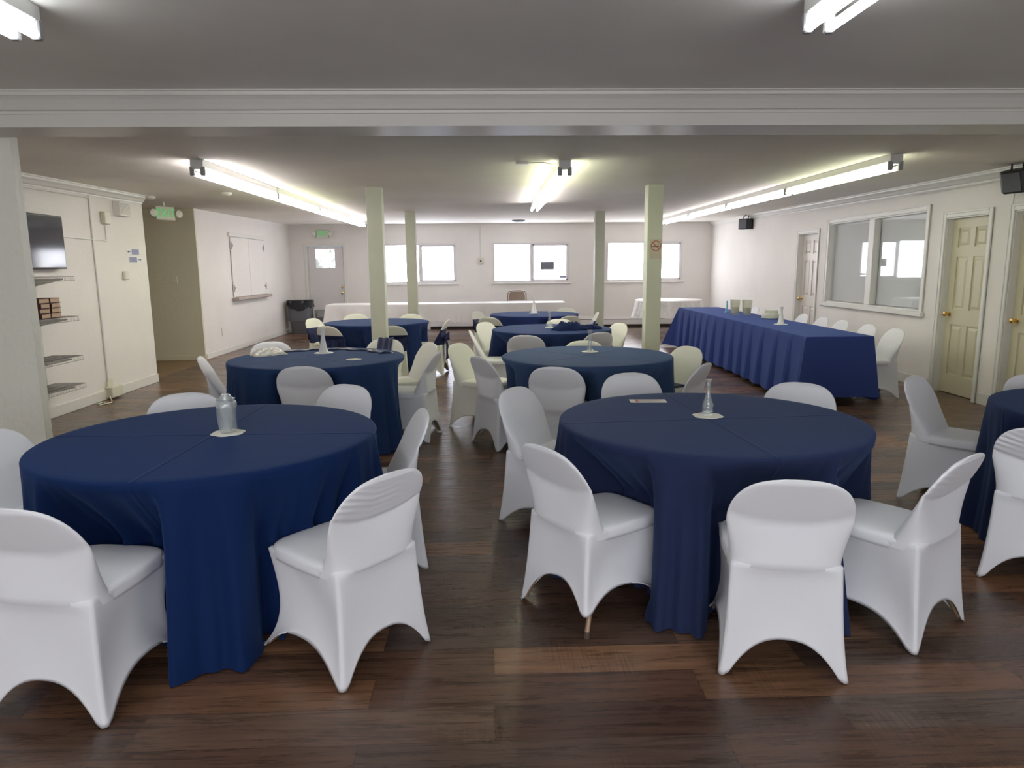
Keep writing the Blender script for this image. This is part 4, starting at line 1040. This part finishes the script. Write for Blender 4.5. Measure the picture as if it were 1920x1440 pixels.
# bins
def bin_(x, y, w_, d_, h_, label, liner, m):
    t = thing('trash_bin', label, 'trash bin', (x, y, 0))
    L_ = []
    for z, s in ((0, .78), (.01, .8), (h_ * .5, .9), (h_ * .93, .98), (h_ * .94, 1.03), (h_, 1.03)):
        L_.append([Vector((w_ / 2 * s * sgnpow(math.cos(2 * PI * i / 32), .5), d_ / 2 * s * sgnpow(math.sin(2 * PI * i / 32), .5), z)) for i in range(32)])
    L_.append([p * .96 for p in L_[-1]]); [setattr(p, 'z', h_) for p in L_[-1]]
    L_.append([Vector((p.x, p.y, h_ * .4)) for p in L_[-1]])
    MB().loft(L_, True, True).build('bin_body', m, t, smooth=40)
    L_ = []; rnd = random.Random(5)
    dr = [.13 + .03 * math.sin(i * .9) + .03 * rnd.random() for i in range(32)]
    if liner is LINER: dr = [q + .12 * math.exp(-((i - 25) / 2.0) ** 2) for i, q in enumerate(dr)]
    for k in range(5):
        L_.append([Vector(((w_ / 2 * 1.05 + .012 * math.sin(i * 2.2 + k)) * sgnpow(math.cos(2 * PI * i / 32), .5), (d_ / 2 * 1.05 + .012 * math.sin(i * 2.2 + k)) * sgnpow(math.sin(2 * PI * i / 32), .5), h_ + .012 - dr[i] * k / 4)) for i in range(32)])
    L_.insert(0, [Vector((p.x * .9, p.y * .9, h_ * .8)) for p in L_[0]])
    MB().loft(L_).build('bin_liner', liner, t, smooth=True)
bin_(-4.60, 17.30, .56, .50, .80, 'tall grey trash bin with black liner in the far left corner', LINER, BIN)
bin_(-4.06, 17.42, .40, .38, .55, 'shorter grey bin with a clear bag, right of the black lined bin', CLEARP, BIN)
# no smoking sign on the column
t = thing('no_smoking_sign', 'round red no smoking sign on the right hand pale green column', 'sign', (2.095, 8.803, 1.78))
MB().box(-.075, .075, -.003, .0, -.14, .10).build('sign_plate', SIGNP, t)
b = MB(); n = 40
for (ra, rb) in ((.055, .065),):
    P = []; F = []
    for i in range(n):
        a = 2 * PI * i / n; P += [(ra * math.cos(a), -.0045, ra * math.sin(a) + .02), (rb * math.cos(a), -.0045, rb * math.sin(a) + .02)]
        j = (i + 1) % n; F.append((2 * i, 2 * i + 1, 2 * j + 1, 2 * j))
    b.add(P, F)
b.add([(-.045, -.0045, .058), (-.038, -.0045, .065), (.045, -.0045, -.018), (.038, -.0045, -.025)], [(0, 1, 2, 3)])
b.build('prohibition_ring', REDM, t)
MB().box(-.04, .03, -.0042, -.0035, .008, .018).box(.032, .042, -.0042, -.0035, .008, .018).tube([(.03, -.004, .022), (.02, -.004, .035), (.035, -.004, .045), (.025, -.004, .056)], .0025, 5).build('cigarette', BOOKD, t)
# speakers
def speaker(M, label):
    t = thing('wall_speaker', label, 'speaker', M=M, group='wall speakers')
    b = MB(); P = [(-.15, .09), (.15, .09), (.17, -.02), (.10, -.09), (-.10, -.09), (-.17, -.02)]
    b.loft([[Vector((x * s, y * s, z)) for x, y in P] for z, s in ((-.11, .92), (-.10, 1), (.10, 1), (.11, .92))], True, True)
    b.build('speaker_case', BLACK, t)
    MB().box(-.095, .095, -.094, -.091, -.09, .09).build('speaker_grille', DGREY, t)
    for x in (-.06, .06): MB().tube([(x, 0, .10), (x, .02, .17), (x, .09, .19)], .012, 6).build('bracket', BLACK, t)
    return t
p = RW @ Vector((-.13, 15.1, 2.42)); speaker(Matrix.Translation(p) @ Matrix.Rotation(R(-60), 4, 'Z') , 'black wall speaker on the far right wall beyond the doors')
p = RW @ Vector((-.14, 7.02, 2.36)); speaker(Matrix.Translation(p) @ Matrix.Rotation(R(-75), 4, 'Z') @ Matrix.Rotation(R(15), 4, 'X'), 'black wall speaker cut by the right edge of the picture')
o = MB(RW).tube([(-.008, 7.1, 2.40), (-.008, 9.0, 2.42)], .006, 6).build('cable', WPLAST); tag(o, 'thin white cable under the right crown moulding', 'cable')
o = MB(RW).tube([(-.006, 7.24, 2.38), (-.006, 7.25, 2.15)], .005, 6).build('cable', WPLAST); tag(o, 'thin white cable dropping to the last door frame at the right', 'cable')
